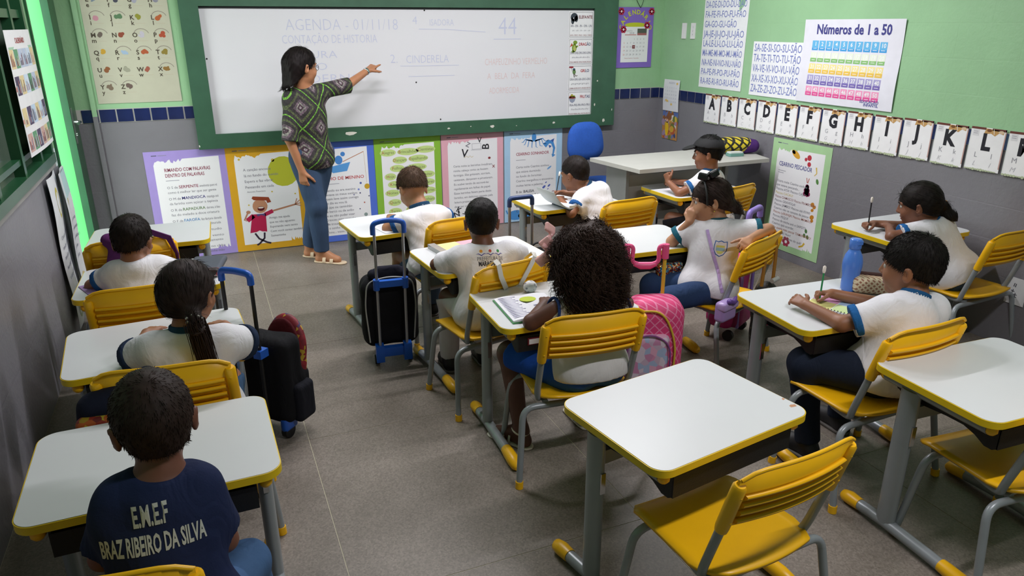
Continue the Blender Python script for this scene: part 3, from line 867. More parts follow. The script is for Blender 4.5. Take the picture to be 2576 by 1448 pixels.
# ------------------------------------------------------------------ right wall
def p7(s):
    s.w, s.h
    s.ell(.24, .72, .045, .022, 'd8a23a', -.5); s.ell(.215, .735, .02, .012, 'e0c050', -.5)
    for u, v, r in ((.37, .715, .02), (.34, .70, .013), (.375, .67, .017)): s.ell(u, v, r, r, 'b83a48')
    s.line([(.445, .66), (.455, .62), (.435, .60)], .012, 'd8b850', taper=.6); s.ell(.47, .565, .012, .02, '5a8a4a', .4)
    s.text('CEARINO PESCADOR', .085, .62, .044, '4a4a8e', .012, width=.325); s.line([(.085, .585), (.16, .585)], .004, '9a9aa6'); s.line([(.085, .57), (.14, .57)], .004, '9a9aa6')
    for k in range(14): s.ell(.385 + .022 * cos(k * 2.4) * (k / 14), .505 - .04 * (k / 14) + .02 * sin(k * 2.4), .016, .016, '8a2a58')
    s.line([(.38, .54), (.37, .575)], .006, 'b85a4a'); s.line([(.385, .54), (.395, .575)], .006, 'b85a4a')
    L = [('Outra noite Cearino sonhou', TX), ('que estava pescando...', TX), ('Pescou ATA! Pescou CAJU!', TX), ('Pescou CACAU!', 'd0c070'), ('Pescou DAMASCO! Pescou FRAMBOESA!', '9a6a6a'), ('Pescou GRAVIOLA!', TX), ('Pescou JAMBO! Pescou até KIWI!', TX), ('Cearino não se cansava de pescar.', TX), ('Pescou LARANJA! Pescou MAMÃO!', 'a86a58'), ('Pescou PEQUI!', TX), ('Pescou de minha avó o SAPOTI!', TX), ('Cearino quis acordar,', TX), ('Não queria mais pescar TAMARINDO!', 'a86a58'), ('Pescou UVA! Hum!', TX), ('Quem pescava peixes do quê?', TX)]
    v = .50
    for t, c in L:
        s.text(t, .085, v, .026, c, .003, width=min(.40, text_geo(t, .003)[2] * .026)); v -= .0292
    for u, v, r in ((.455, .40, .018), (.475, .385, .016), (.46, .36, .014), (.465, .31, .02), (.47, .285, .014)): s.ell(u, v, r, r * .8, 'c8862c', .5)
    for u, v in ((.43, .20), (.42, .165), (.45, .16)): s.ell(u, v, .012, .016, '4f7a48', .3)
    s.ell(.11, .085, .028, .016, '3d5a40', -.9)
    for k in range(6): s.ell(.25 + .025 * cos(k * 1.05), .075 + .025 * sin(k * 1.05), .014, .014, 'a83850')
    s.line([(.43, .11), (.415, .085), (.38, .07)], .016, 'd0b040', taper=.3)
s = Sheet(.565, .812); ragged(s, 'a8cf9c', .055, 9); p7(s)
s.build('story_poster', 'pale green bordered fruit poster titled Cearino Pescador on the right wall', 'poster', on_right(4.255, .064), 'a8cf9c')

SY = 'a5acd6'; SYB = '7c86c2'
rowsA = ['BA-BE-BI-BO-BU-BÃO', 'CA-CO-CU-CÃO', 'DA-DE-DI-DO-DU-DÃO', 'FA-FE-FI-FO-FU-FÃO', 'GA-GO-GU-GÃO', 'JA-JE-JI-JO-JU-JÃO', 'LA-LE-LI-LO-LU-LÃO', 'MA-ME-MI-MO-MU-MÃO', 'NA-NE-NI-NO-NU-NÃO', 'PA-PE-PI-PO-PU-PÃO', 'RA-RE-RI-RO-RU-RÃO']
W_, H_ = .535, .88
s = Sheet(W_, H_)
for k, t in enumerate(rowsA):
    s.text(t, .018, .028 + .0735 * (len(rowsA) - 1 - k), .072, SYB, .004, width=.49 * (.8 if t.startswith(('GA', 'CA')) else 1))
s.build('syllable_sheet', 'tall white sheet of handwritten syllables from DA to RÃO', 'sheet', on_right(5.215, 1.168), 'eceef2', warp=lambda u, v: .006 * sin(5 * u) * v + .012 * max(0, u - .8))
rowsB = ['SA-SE-SI-SO-SU-SÃO', 'TA-TE-TI-TO-TU-TÃO', 'VA-VE-VI-VO-VU-VÃO', 'XA-XE-XI-XO-XU-XÃO', 'ZA-ZE-ZI-ZO-ZU-ZÃO']
W_, H_ = .52, .385
s = Sheet(W_, H_)
for k, t in enumerate(rowsB):
    s.text(t, .015, .026 + .0725 * (4 - k), .078, SYB, .004, width=.48)
s.build('syllable_sheet', 'short white sheet of handwritten syllables from SA to ZÃO', 'sheet', on_right(4.585, 1.155, tilt=.0), 'eceef2', warp=lambda u, v: .004 * sin(4 * u))

W_, H_ = .80, .535
s = Sheet(W_, H_)
s.text('Números de 1 a 50', .41, .445, .085, '4a4a8a', .03, 'c', width=.60)
cols = [('6cb8e6', '4a9fdc', '4a9fdc'), ('e6eedd', '8dbf7a', 'd2dcc6'), ('f3e29a', 'e8c15a', 'f2eccf'), ('a9a4cf', '7a6cb2', 'dcdaec'), ('eea0c4', 'e05a9a', 'f2dce8')]
for r in range(5):
    for c in range(10):
        u = .085 + .0615 * c; v = .34 - .0735 * r
        s.rect(u, v, u + .054, v + .062, cols[r][0]); s.rect(u, v, u + .054, v + .024, cols[r][1], .0007)
        s.text(str(r * 10 + c + 1), u + .027, v + .029, .036, 'f4f4f6', .02, 'c', lift=.001)
        s.line([(u + .012, v + .012), (u + .042, v + .012)], .003, 'f0f0f4', .0009)
s.text('EDUCAÇÃO', .70, .036, .026, '5a5a9e', .02, 'r'); s.text('INFANTIL', .70, .016, .026, '5a5a9e', .02, 'r')
s.build('number_chart', 'white chart titled Números de 1 a 50 with coloured number rows', 'chart', on_right(4.08, 1.155, gap=.008), 'e4e4ee', warp=lambda u, v: .006 * sin(2.6 * u + .5) * (1 - v) + .004 * sin(7 * v))

# letter cards A to M
LET = 'ABCDEFGHIJKLM'
yc = [5.097 - .2138 * k for k in range(13)]
for k, L in enumerate(LET):
    W_, H_ = .196, .228
    s = Sheet(W_, H_)
    brn, tan = '5a3a34', 'c29a62'
    # gnawed card edge and clip-art corner of straw
    s.rect(0, H_ - .012, W_ * .42, H_, '6b4038'); s.rect(W_ * .6, H_ - .012, W_, H_, '6b4038'); s.rect(W_ - .006, .02, W_, H_, 'c09a92'); s.rect(0, .0, .004, H_ * .9, 'd8e0dc')
    s.poly([(W_ * .38, H_ - .035), (W_ * .42, H_ - .004), (W_ * .95, H_ - .008), (W_ * .93, H_ - .028), (W_ * .8, H_ - .022), (W_ * .7, H_ - .04), (W_ * .58, H_ - .028)], tan)
    s.ell(W_ * .52, H_ - .013, .014, .008, '7a5030', lift=.0008); s.line([(W_ * .64, H_ - .004), (W_ * .67, H_ - .032)], .003, 'efe8e0'); s.ell(W_ * .86, H_ - .016, .016, .008, 'd8c0a0', lift=.0008)
    s.rect(.012, H_ - .048, .046, H_ - .014, 'dcdcdf'); s.line([(.016, H_ - .024), (.04, H_ - .024)], .003, 'a8a8b0', .0009); s.line([(.016, H_ - .034), (.04, H_ - .034)], .003, 'a8a8b0', .0009)
    wL = text_geo(L, .035)[2]
    s.text(L, W_ * .5, .112, .118, '2e2e34', .05, 'c', cond=.86)
    for t, u, v, z, c in ((L, .052, .068, .04, '9a9aa2'), (L.lower(), .14, .068, .04, '9a9aa2'), (L, .05, .022, .036, 'c4c4ca'), (L.lower(), .138, .022, .036, 'c4c4ca')):
        s.text(t, u, v, z, c, -.005, 'c', shear=0 if v > .05 else .3)
    for q in range(12):
        rr = random.Random(k * 40 + q)
        u = .008 + .015 * q; s.ell(u, .002, .009, .006 * rr.random() + .003, 'b9c4a4', lift=.0007, n=8)
    s.build('letter_card', 'white alphabet card with the big black letter %s on the right wall' % L, 'card', on_right(yc[k], .894 + .0012 * k + (.002 if k % 2 else 0), gap=.010, tilt=.008 * ((k * 7) % 5 - 2) / 2),
            'efeff1', group='alphabet cards along the right wall')

# small papers near the front right corner
s = Sheet(.235, .27)
s.text('AGOSTO', .12, .235, .022, '9a9ab0', 0, 'c')
for r in range(5):
    for c in range(6): s.text(str(r * 6 + c + 1), .03 + .032 * c, .195 - .03 * r, .02, 'b0b4c4', 0, 'c')
for u, v in ((.05, .09), (.07, .085), (.13, .06), (.20, .24)): s.ell(u, v, .014, .01, 'e0c070', lift=.0011)
s.build('paper_sheet', 'white leaflet with pale printing taped over the tile band by the corner', 'sheet', on_right(5.70, .93, gap=.012), 'e3e4ea', warp=lambda u, v: .006 * sin(3 * v))
s = Sheet(.235, .245)
rp = random.Random(8)
for k in range(46):
    s.ell(.015 + .205 * rp.random(), .015 + .215 * rp.random(), .012 + .02 * rp.random(), .012 + .025 * rp.random(), rp.choice(['c8a040', '8a5a3a', '6a78a8', 'b05a38', 'd8b850', '3a4a78', '9a86a0', 'c87848', 'd8d0d0', '6a7a40']), rp.random() * 3, 10, .0005 + k * .00001)
s.ell(.075, .09, .026, .065, 'e0b828', 0, 16, .0012); s.ell(.075, .16, .014, .018, 'd8a890', 0, 12, .0012); s.rect(.0, .2, .235, .245, '5a70a8', .0004)
s.build('colour_picture', 'small colourful picture with a yellow figure below the leaflet in the corner', 'picture', on_right(5.70, .68, gap=.006), 'b0804a')
for y, lb, tx in ((5.50, 'blank narrow white wall plate beside the purple calendar', ''), (5.375, 'narrow white wall plate with small marks, right of the blank one', '1 3 9')):
    s = Sheet(.058, .125)
    for q, t in enumerate(tx.split()): s.text(t, .029, .085 - .03 * q, .022, '9a9aa4', 0, 'c')
    s.build('wall_plate', lb, 'plate', on_right(y, 1.545, gap=.009), 'e8e8ea', .008, sheet_name='plate')
s = Sheet(.105, .145)
s.text('+ =', .052, .085, .04, '55555c', .01, 'c', rot=1.4); s.text('±', .05, .04, .04, '55555c', .01, 'c')
s.build('paper_sheet', 'small white note with dark marks low on the right wall', 'sheet', on_right(2.365, .245, gap=.006), 'dfe0e2')

# purple calendar board on the front wall
s = Sheet(.36, .50)
def arc(t, cx, cy, R, a0, a1, size, col):
    for k, c in enumerate(t):
        a = a0 + (a1 - a0) * k / (len(t) - 1)
        s.text(c, cx + R * cos(a), cy + R * sin(a), size, col, .03, 'c', rot=a - pi / 2, lift=.0015)
arc('CALENDÁRIO', .18, .315, .128, radians(172), radians(8), .052, 'c8d040')
s.ell(.18, .355, .11, .02, 'c0c838', lift=.001)
s.rect(.04, .045, .315, .34, 'ecedf0', .002, 'calendar_page')
s.rect(.20, .275, .295, .325, '5a6258', .0025); s.rect(.20, .27, .295, .288, 'a86868', .0027); s.rect(.075, .272, .19, .277, 'c05a50', .0025); s.text('AGOSTO', .075, .30, .018, '8aa098', 0, lift=.0025); s.text('2018', .12, .28, .024, 'a8a8ac', .01, lift=.0025)
for r in range(5):
    for c in range(7):
        d = r * 7 + c - 2
        if 1 <= d <= 31:
            if d == 15: s.rect(.07 + .033 * c - .014, .232 - .032 * r - .008, .07 + .033 * c + .014, .232 - .032 * r + .02, '7a2a30', .0025)
            s.text(str(d), .07 + .033 * c, .232 - .032 * r, .019, 'd89088' if c == 0 else ('efefef' if d == 15 else '9a9aa4'), 0, 'c', lift=.003)
s.text('Nossa Senhora  Assunção', .08, .075, .014, 'c08a88', 0, lift=.0025)
for u, v in ((.03, .465), (.335, .465), (.295, .352), (.058, .318)):
    for k in range(6): s.ell(u + .018 * cos(k * pi / 3), v + .018 * sin(k * pi / 3), .013, .013, 'b8324e', lift=.0032)
    s.ell(u, v, .009, .009, 'f0dcdc', lift=.0042)
root_cal = s.build('wall_calendar', 'purple foam calendar board with red flowers hung on a string', 'calendar', on_front(3.43, 1.30, YF, .010), '8468c4', .006, sheet_name='foam_board')
m = MB(); m.tube(bend([(.22, -.004, .495), (.17, -.004, .56), (.15, -.002, .66)], .05), .0022, 6); m.tube(bend([(.22, -.004, .495), (.25, -.004, .56), (.235, -.002, .66)], .05), .0022, 6)
m.build('string', black, root_cal)

# alphabet chart left of the board
s = Sheet(.525, 1.06)
AB = 'ABCDEFGHIJKLMNOPQRSTUVWXYZ'
pc = ['9a5a4a', '5a68a8', 'a8583a', '4a7a68', '7a8898', '4a4a58', 'a0a0b0', '8a8a98', 'c08a98', '5a7a5a', '8a8a3a', 'b0603a', '6a6058', '8a4a3a', 'b8b4c0', 'a85038', 'c0983a', '9ab0c8', 'a8583a', '8a7a3a', '8a5a3a', '9a9a88', '9a5a4a', '8a6a3a', '7a6a5a', '6a5a54']
rp = random.Random(3)
for k, L in enumerate(AB):
    r, c = divmod(k, 4)
    u = .030 + .125 * c; v = .095 + .1115 * (6 - r)
    s.text(L, u + .014, v, .040, '4a4238', .025, 'c'); s.text(L.lower(), u + .014, v - .034, .038, '4a4238', .02, 'c')
    for q in range(4): s.ell(u + .055 + .013 * rp.uniform(-1, 1), v + .016 + .010 * rp.uniform(-1, 1), .010 + .008 * rp.random(), .006 + .010 * rp.random(), pc[k], rp.random() * 3, 10, .0005 + q * .00005)
    if rp.random() < .75: s.line([(u + .055 + .048 * cos(a), v + .012 + .042 * sin(a)) for a in [pi * (.1 + .8 * j / 8) for j in range(9)]], .004, '8a8278', kind='picture')
    s.line([(u + .03, v - .024), (u + .09, v - .024)], .003, 'b8b09c')
s.build('alphabet_chart', 'cream alphabet chart with small pictures beside the whiteboard', 'chart', on_front(-.625, 1.158, YF, .005), 'b8b7a3', warp=lambda u, v: .004 * sin(6 * v) * sin(3 * u))

# photo sheet on the window and curled posters on the left wall
s = Sheet(.60, .57)
s.text('CALENDÁRIO', .2, .51, .035, 'b05a5a', .02); s.rect(.03, .48, .57, .495, 'a8c8b0'); s.rect(.0, .30, .6, .322, 'd89a94'); s.rect(0, .155, .6, .175, 'd89a94')
rp = random.Random(6)
for r in range(4):
    for c in range(6):
        u, v = .02 + .097 * c, .02 + .118 * r + (.025 if r > 1 else 0)
        s.rect(u, v, u + .085, v + .085, rp.choice(['bcd0e4', 'c8d8e8', '6a9a78', 'd8c89a', '5a5068', 'b8c4d8', 'c8a8a0']), .0006)
        for q in range(5): s.rect(u + .006 + .014 * q, v + .01, u + .015 + .014 * q, v + .03 + .04 * rp.random(), rp.choice(['6a4a4a', '4a4a5a', 'a86a6a', '8a9ab0', 'd0c0b8']), .0008)
s.build('photo_sheet', 'white sheet of small coloured photos taped inside the green window', 'poster', on_left(4.745, 1.07, XL + .035, .004).__matmul__(Matrix.Rotation(0, 4, 'Z')) @ Matrix(((-1, 0, 0, 0), (0, 1, 0, 0), (0, 0, -1, 0), (0, 0, 0, 1))) if False else
        Matrix(((0, 0, 1, XL + .04), (1, 0, 0, 4.06), (0, 1, 0, 1.075), (0, 0, 0, 1))), 'e6e6e8', warp=lambda u, v: .012 * sin(2.5 * u) * (1 - v))
for k, (y0, wd, lb, ph) in enumerate(((4.38, .33, 'glossy curling poster hanging below the window, left one', .3), (4.62, .31, 'glossy curling poster next to the doorway, right one', 1.4))):
    s = Sheet(wd, .84 - .03 * k)
    s.rect(.0, .66, wd, .80, 'b8d4d8'); s.ell(.14, .69, .05, .09, 'c8bc5a', .3)
    lines(s, ['O jardim da escola', 'tem flor e passarinho', 'tem folha que balança', 'bem devagarinho', 'e canta a criança'], .05, .5, .032, .055, '8a8aa0')
    s.ell(.2, .14, .07, .05, 'c8b888'); s.ell(.1, .1, .05, .06, 'a8b090')
    s.build('curled_poster', lb, 'poster', Matrix(((0, 0, 1, XL + .016 + .018 * k), (1, 0, 0, y0), (0, 1, 0, .07 + .015 * k), (0, 0, 0, 1))), 'dcdee2',
            warp=(lambda u, v, p=ph: .012 * sin(4 * u + p) + .03 * (u - .4) ** 2 * (1.2 - v) + .006 * sin(9 * v + p)), group='curled posters beside the door')
# two small stickers on the strip of wall between window and door
for z, h, lb in ((1.14, .07, 'upper small pale sticker on the wall strip beside the doorway'), (.90, .10, 'lower pale blue sticker on the wall strip beside the doorway')):
    s = Sheet(.055, h)
    for q in range(3): s.line([(.01, .02 + q * h * .28), (.045, .02 + q * h * .28)], .003, '8a9a9a')
    s.build('sticker', lb, 'sticker', Matrix(((0, 0, 1, XL + .002), (1, 0, 0, 4.86), (0, 1, 0, z), (0, 0, 0, 1))), 'd6e6e6', .001)

for o in list(bpy.data.objects):
    if o.type == 'MESH' and o.name.split('.')[0] in ('printed_text', 'printed_picture', 'marker_writing') and len(o.data.polygons) > 1:
        o['kind'] = 'stuff'

# ------------------------------------------------------------------ soft shapes: blended distance fields meshed by surface nets
V3 = lambda p: np.array(p, np.float32)
def nrm(v):
    v = np.asarray(v, float); return v / (np.linalg.norm(v) + 1e-12)

class Soft:
    def __init__(s): s.p = []
    def rc(s, a, b, ra, rb, k=.02, cuts=()):
        s.p.append(('rc', V3(a), V3(b), ra, rb, k, cuts)); return s
    def el(s, c, r, R=None, k=.02, sub=False, cuts=()):
        s.p.append(('el', V3(c), V3(r), np.eye(3, dtype=np.float32) if R is None else np.asarray(R, np.float32), None, k, cuts, sub)); return s
    def box(s, c, h, rad, R=None, k=.01, cuts=()):
        s.p.append(('bx', V3(c), V3(h), np.eye(3, dtype=np.float32) if R is None else np.asarray(R, np.float32), rad, k, cuts)); return s
    def bounds(s):
        lo = np.full(3, 1e9); hi = -lo
        for q in s.p:
            if q[0] == 'rc': r = max(q[3], q[4]); l = np.minimum(q[1], q[2]) - r; h = np.maximum(q[1], q[2]) + r
            elif q[0] == 'el':
                if q[7]: continue
                e = np.abs(q[3]) @ q[2]; l, h = q[1] - e, q[1] + e
            else: e = np.abs(q[3]) @ (q[2]) + .002; l, h = q[1] - e, q[1] + e
            lo = np.minimum(lo, l); hi = np.maximum(hi, h)
        return lo, hi
    def mesh(s, vox, disp=None, cuts=()):
        lo, hi = s.bounds(); lo = lo - 3 * vox - .006; hi = hi + 3 * vox + .006
        n = np.ceil((hi - lo) / vox).astype(int) + 1
        ax = [(lo[i] + vox * np.arange(n[i])).astype(np.float32) for i in range(3)]
        D = np.full(n, .2, np.float32)
        for q in s.p:
            k = q[5]; m = k + 3 * vox
            if q[0] == 'rc': r = max(q[3], q[4]); l = np.minimum(q[1], q[2]) - r - m; h = np.maximum(q[1], q[2]) + r + m
            else:
                e = np.abs(q[3]) @ q[2]; l, h = q[1] - e - m, q[1] + e + m
            i0 = np.clip(np.floor((l - lo) / vox).astype(int), 0, n); i1 = np.clip(np.ceil((h - lo) / vox).astype(int) + 1, 0, n)
            if np.any(i1 <= i0): continue
            sl = tuple(slice(i0[i], i1[i]) for i in range(3))
            X = ax[0][sl[0]][:, None, None]; Y = ax[1][sl[1]][None, :, None]; Z = ax[2][sl[2]][None, None, :]
            if q[0] == 'rc':
                a, b = q[1], q[2]; ba = b - a; L2 = float(ba @ ba) + 1e-12
                px, py, pz = X - a[0], Y - a[1], Z - a[2]
                t = np.clip((px * ba[0] + py * ba[1] + pz * ba[2]) / L2, 0, 1)
                d = np.sqrt((px - t * ba[0]) ** 2 + (py - t * ba[1]) ** 2 + (pz - t * ba[2]) ** 2) - (q[3] + (q[4] - q[3]) * t)
            else:
                R = q[3]; px, py, pz = X - q[1][0], Y - q[1][1], Z - q[1][2]
                u = px * R[0, 0] + py * R[1, 0] + pz * R[2, 0]; v = px * R[0, 1] + py * R[1, 1] + pz * R[2, 1]; w_ = px * R[0, 2] + py * R[1, 2] + pz * R[2, 2]
                if q[0] == 'el':
                    r = q[2]; k0 = np.sqrt((u / r[0]) ** 2 + (v / r[1]) ** 2 + (w_ / r[2]) ** 2)
                    k1 = np.sqrt((u / r[0] ** 2) ** 2 + (v / r[1] ** 2) ** 2 + (w_ / r[2] ** 2) ** 2) + 1e-6
                    d = k0 * (k0 - 1) / k1
                else:
                    r = q[4]; h3 = q[2] - r
                    qx, qy, qz = np.abs(u) - h3[0], np.abs(v) - h3[1], np.abs(w_) - h3[2]
                    d = np.sqrt(np.maximum(qx, 0) ** 2 + np.maximum(qy, 0) ** 2 + np.maximum(qz, 0) ** 2) + np.minimum(np.maximum(qx, np.maximum(qy, qz)), 0) - r
            for (pp, nn) in q[6]:
                d = np.maximum(d, (X - pp[0]) * nn[0] + (Y - pp[1]) * nn[1] + (Z - pp[2]) * nn[2])
            c = D[sl]
            if len(q) > 7 and q[7]:
                hh = np.maximum(k - np.abs(-d - c), 0) / k
                D[sl] = np.maximum(c, -d) + hh * hh * k * .25
            else:
                hh = np.maximum(k - np.abs(c - d), 0) / k
                D[sl] = np.minimum(c, d) - hh * hh * k * .25
        X = ax[0][:, None, None]; Y = ax[1][None, :, None]; Z = ax[2][None, None, :]
        if disp is not None: D = D + disp(X, Y, Z)
        for (pp, nn) in cuts:
            D = np.maximum(D, ((X - pp[0]) * nn[0] + (Y - pp[1]) * nn[1] + (Z - pp[2]) * nn[2]).astype(np.float32))
        return surface_nets(D, lo, vox)

def surface_nets(D, lo, vox):
    I = D < 0
    c = I[:-1, :-1, :-1].astype(np.int8)
    for dx, dy, dz in ((1, 0, 0), (0, 1, 0), (0, 0, 1), (1, 1, 0), (1, 0, 1), (0, 1, 1), (1, 1, 1)):
        c = c + I[dx:I.shape[0] - 1 + dx, dy:I.shape[1] - 1 + dy, dz:I.shape[2] - 1 + dz]
    act = (c > 0) & (c < 8)
    ijk = np.argwhere(act)
    idx = np.full(act.shape, -1, np.int32); idx[tuple(ijk.T)] = np.arange(len(ijk))
    cor = np.array([(0, 0, 0), (1, 0, 0), (0, 1, 0), (1, 1, 0), (0, 0, 1), (1, 0, 1), (0, 1, 1), (1, 1, 1)])
    val = np.stack([D[ijk[:, 0] + o[0], ijk[:, 1] + o[1], ijk[:, 2] + o[2]] for o in cor], 1)
    acc = np.zeros((len(ijk), 3)); cnt = np.zeros(len(ijk))
    for a, b in ((0, 1), (2, 3), (4, 5), (6, 7), (0, 2), (1, 3), (4, 6), (5, 7), (0, 4), (1, 5), (2, 6), (3, 7)):
        va, vb = val[:, a], val[:, b]; m = (va < 0) != (vb < 0)
        t = np.where(m, va / np.where(m, va - vb, 1), 0)
        acc += m[:, None] * (cor[a] + t[:, None] * (cor[b] - cor[a])); cnt += m
    V = (ijk + acc / cnt[:, None]) * vox + lo
    F = []
    for axn in range(3):
        a0 = [slice(None)] * 3; a1 = [slice(None)] * 3
        a0[axn] = slice(0, -1); a1[axn] = slice(1, None)
        A, B = I[tuple(a0)], I[tuple(a1)]
        e = np.argwhere(A != B)
        o1, o2 = (axn + 1) % 3, (axn + 2) % 3
        e = e[(e[:, o1] > 0) & (e[:, o2] > 0) & (e[:, o1] < act.shape[o1]) & (e[:, o2] < act.shape[o2])]
        fl = A[tuple(e.T)]
        q = []
        for s1, s2 in ((1, 1), (0, 1), (0, 0), (1, 0)):
            z = e.copy(); z[:, o1] -= s1; z[:, o2] -= s2; q.append(idx[tuple(z.T)])
        q = np.stack(q, 1); q[~fl] = q[~fl][:, ::-1]
        F.append(q)
    return V.astype(np.float32), np.concatenate(F).astype(np.int32)

def put(name, V, F, mats, parent=None, mi=None, smooth=True, off=None):
    """V, F (all quads or all triangles) to one linked mesh object"""
    if off is not None: V = V - np.asarray(off, np.float32)
    me = bpy.data.meshes.new(name); n = F.shape[1]
    me.vertices.add(len(V)); me.vertices.foreach_set('co', np.ascontiguousarray(V, np.float32).ravel())
    me.loops.add(F.size); me.loops.foreach_set('vertex_index', np.ascontiguousarray(F, np.int32).ravel())
    me.polygons.add(len(F)); me.polygons.foreach_set('loop_start', np.arange(0, F.size, n, dtype=np.int32))
    if not isinstance(mats, (list, tuple)): mats = [mats]
    for m in mats: me.materials.append(m)
    if mi is not None: me.polygons.foreach_set('material_index', np.asarray(mi, np.int32))
    me.polygons.foreach_set('use_smooth', np.full(len(F), smooth))
    me.update(calc_edges=True)
    o = bpy.data.objects.new(name, me); COL.objects.link(o)
    if parent: o.parent = parent
    return o

def strands(P, T, Nn, length, r0, seg=4, curl=0.0, turns=3, grav=0.0, rng=None, sides=3, wrap=None):
    """tapered hair locks; P roots, T growth direction, Nn a side vector"""
    N = len(P); ph = rng.random(N) * 6.28
    T = T / (np.linalg.norm(T, axis=1, keepdims=True) + 1e-9)
    Sd = np.cross(T, Nn); Sd /= (np.linalg.norm(Sd, axis=1, keepdims=True) + 1e-9); Up = np.cross(Sd, T)
    L = length * (.75 + .5 * rng.random(N))
    rings = []
    for i in range(seg + 1):
        t = i / seg
        c = P + T * (L * t)[:, None]; c[:, 2] -= grav * (L * t) ** 2 / max(length, 1e-6)
        if wrap is not None: c = c - wrap * ((L * t) ** 2 / .17)[:, None]
        if curl:
            a = ph + turns * 6.28 * t; q = curl * min(1, t * 4)
            c = c + Sd * (q * np.cos(a))[:, None] + Up * (q * np.sin(a))[:, None]
        r = r0 * (1 - .85 * t)
        for s_ in range(sides):
            a = 2 * pi * s_ / sides
            rings.append(c + Sd * (r * cos(a)) + Up * (r * sin(a)))
    V = np.stack(rings, 1).reshape(-1, 3)
    st = (seg + 1) * sides; base = (np.arange(N) * st)[:, None]
    f = []
    for i in range(seg):
        for s_ in range(sides):
            a = i * sides + s_; b = i * sides + (s_ + 1) % sides
            f.append((a, b, b + sides, a + sides))
    F = (base[:, None, :] + np.array(f)[None]).reshape(-1, 4)
    return V, F

def face_pick(V, F, n, rng, keep=None):
    c = V[F].mean(1); nn = np.cross(V[F[:, 1]] - V[F[:, 0]], V[F[:, 2]] - V[F[:, 0]])
    nn /= (np.linalg.norm(nn, axis=1, keepdims=True) + 1e-9)
    ok = np.arange(len(F)) if keep is None else np.nonzero(keep(c))[0]
    i = rng.choice(ok, n); return c[i] + (rng.random((n, 3)) - .5) * .004, nn[i]

# ------------------------------------------------------------------ people
def skin(c): return mat('skin_' + c, c, rough=.48, var=.05, scale=18, sss=.12, spec=.4)
def cloth(c, nm='cotton'):
    k = nm + '_' + c
    if k in _M: return _M[k]
    m = mat(k, c, rough=.85, var=.03, scale=22, bump=.25, bscale=260, spec=.2)
    nt = m.node_tree; N = nt.nodes.new; L = nt.links.new; b = nt.nodes['Principled BSDF']
    tc = N('ShaderNodeTexCoord'); mp = N('ShaderNodeMapping'); mp.inputs['Rotation'].default_value = (.3, .5, .4); mp.inputs['Scale'].default_value = (1.0, 1.0, .45)
    n = N('ShaderNodeTexNoise'); n.inputs['Scale'].default_value = 13; n.inputs['Detail'].default_value = 2.0; n.inputs['Distortion'].default_value = 1.4
    L(tc.outputs['Object'], mp.inputs['Vector']); L(mp.outputs[0], n.inputs['Vector'])
    r = N('ShaderNodeMath'); r.operation = 'PINGPONG'; r.inputs[1].default_value = .30; L(n.outputs['Fac'], r.inputs[0])
    bp = N('ShaderNodeBump'); bp.inputs['Strength'].default_value = .32; bp.inputs['Distance'].default_value = .022; L(r.outputs[0], bp.inputs['Height'])
    old = b.inputs['Normal'].links[0].from_node; L(bp.outputs['Normal'], old.inputs['Normal'])
    return m
hair_m = lambda c: mat('hair_' + c, c, rough=.6, var=.25, scale=40, spec=.18)
eye_w = mat('eye_white', 'b8b2ac', .45); eye_d = mat('eye_iris', '1d1410', .3)
lip_m = lambda c: mat('lip_' + c, c, .4)
WHITE = 'dcdbe0'

def basis(yaw, pitch, roll=0.0):
    """head axes: columns right, forward, up. yaw 0 faces +y, positive turns left; positive pitch looks down"""
    M = Matrix.Rotation(radians(yaw), 3, 'Z') @ Matrix.Rotation(radians(-pitch), 3, 'X') @ Matrix.Rotation(radians(roll), 3, 'Y')
    return np.array(M)

def ik(Sx, Wx, l1, l2, pole):
    Sx, Wx = np.array(Sx, float), np.array(Wx, float)
    d = np.linalg.norm(Wx - Sx)
    if d > .985 * (l1 + l2): q = d / (.985 * (l1 + l2)); l1 *= q; l2 *= q
    a = (l1 * l1 - l2 * l2 + d * d) / (2 * d); h = math.sqrt(max(l1 * l1 - a * a, 0))
    u = (Wx - Sx) / d; p = np.array(pole, float); p = nrm(p - u * (p @ u))
    return Sx + u * a + p * h

POSE = {'relax': ((18, 25, 15), (20, 28, 18), (24, 30, 20), (28, 32, 22), (25, 20)),
        'flat': ((6, 10, 6), (6, 10, 6), (8, 10, 6), (10, 12, 8), (30, 8)),
        'grip': ((48, 55, 25), (58, 62, 30), (66, 70, 35), (70, 74, 38), (12, 30)),
        'fist': ((75, 92, 50), (78, 95, 52), (80, 96, 54), (80, 96, 54), (5, 40)),
        'point': ((2, 4, 3), (70, 85, 45), (74, 88, 48), (76, 90, 48), (15, 35)),
        'drape': ((30, 30, 15), (34, 32, 18), (38, 34, 18), (42, 34, 18), (20, 12))}

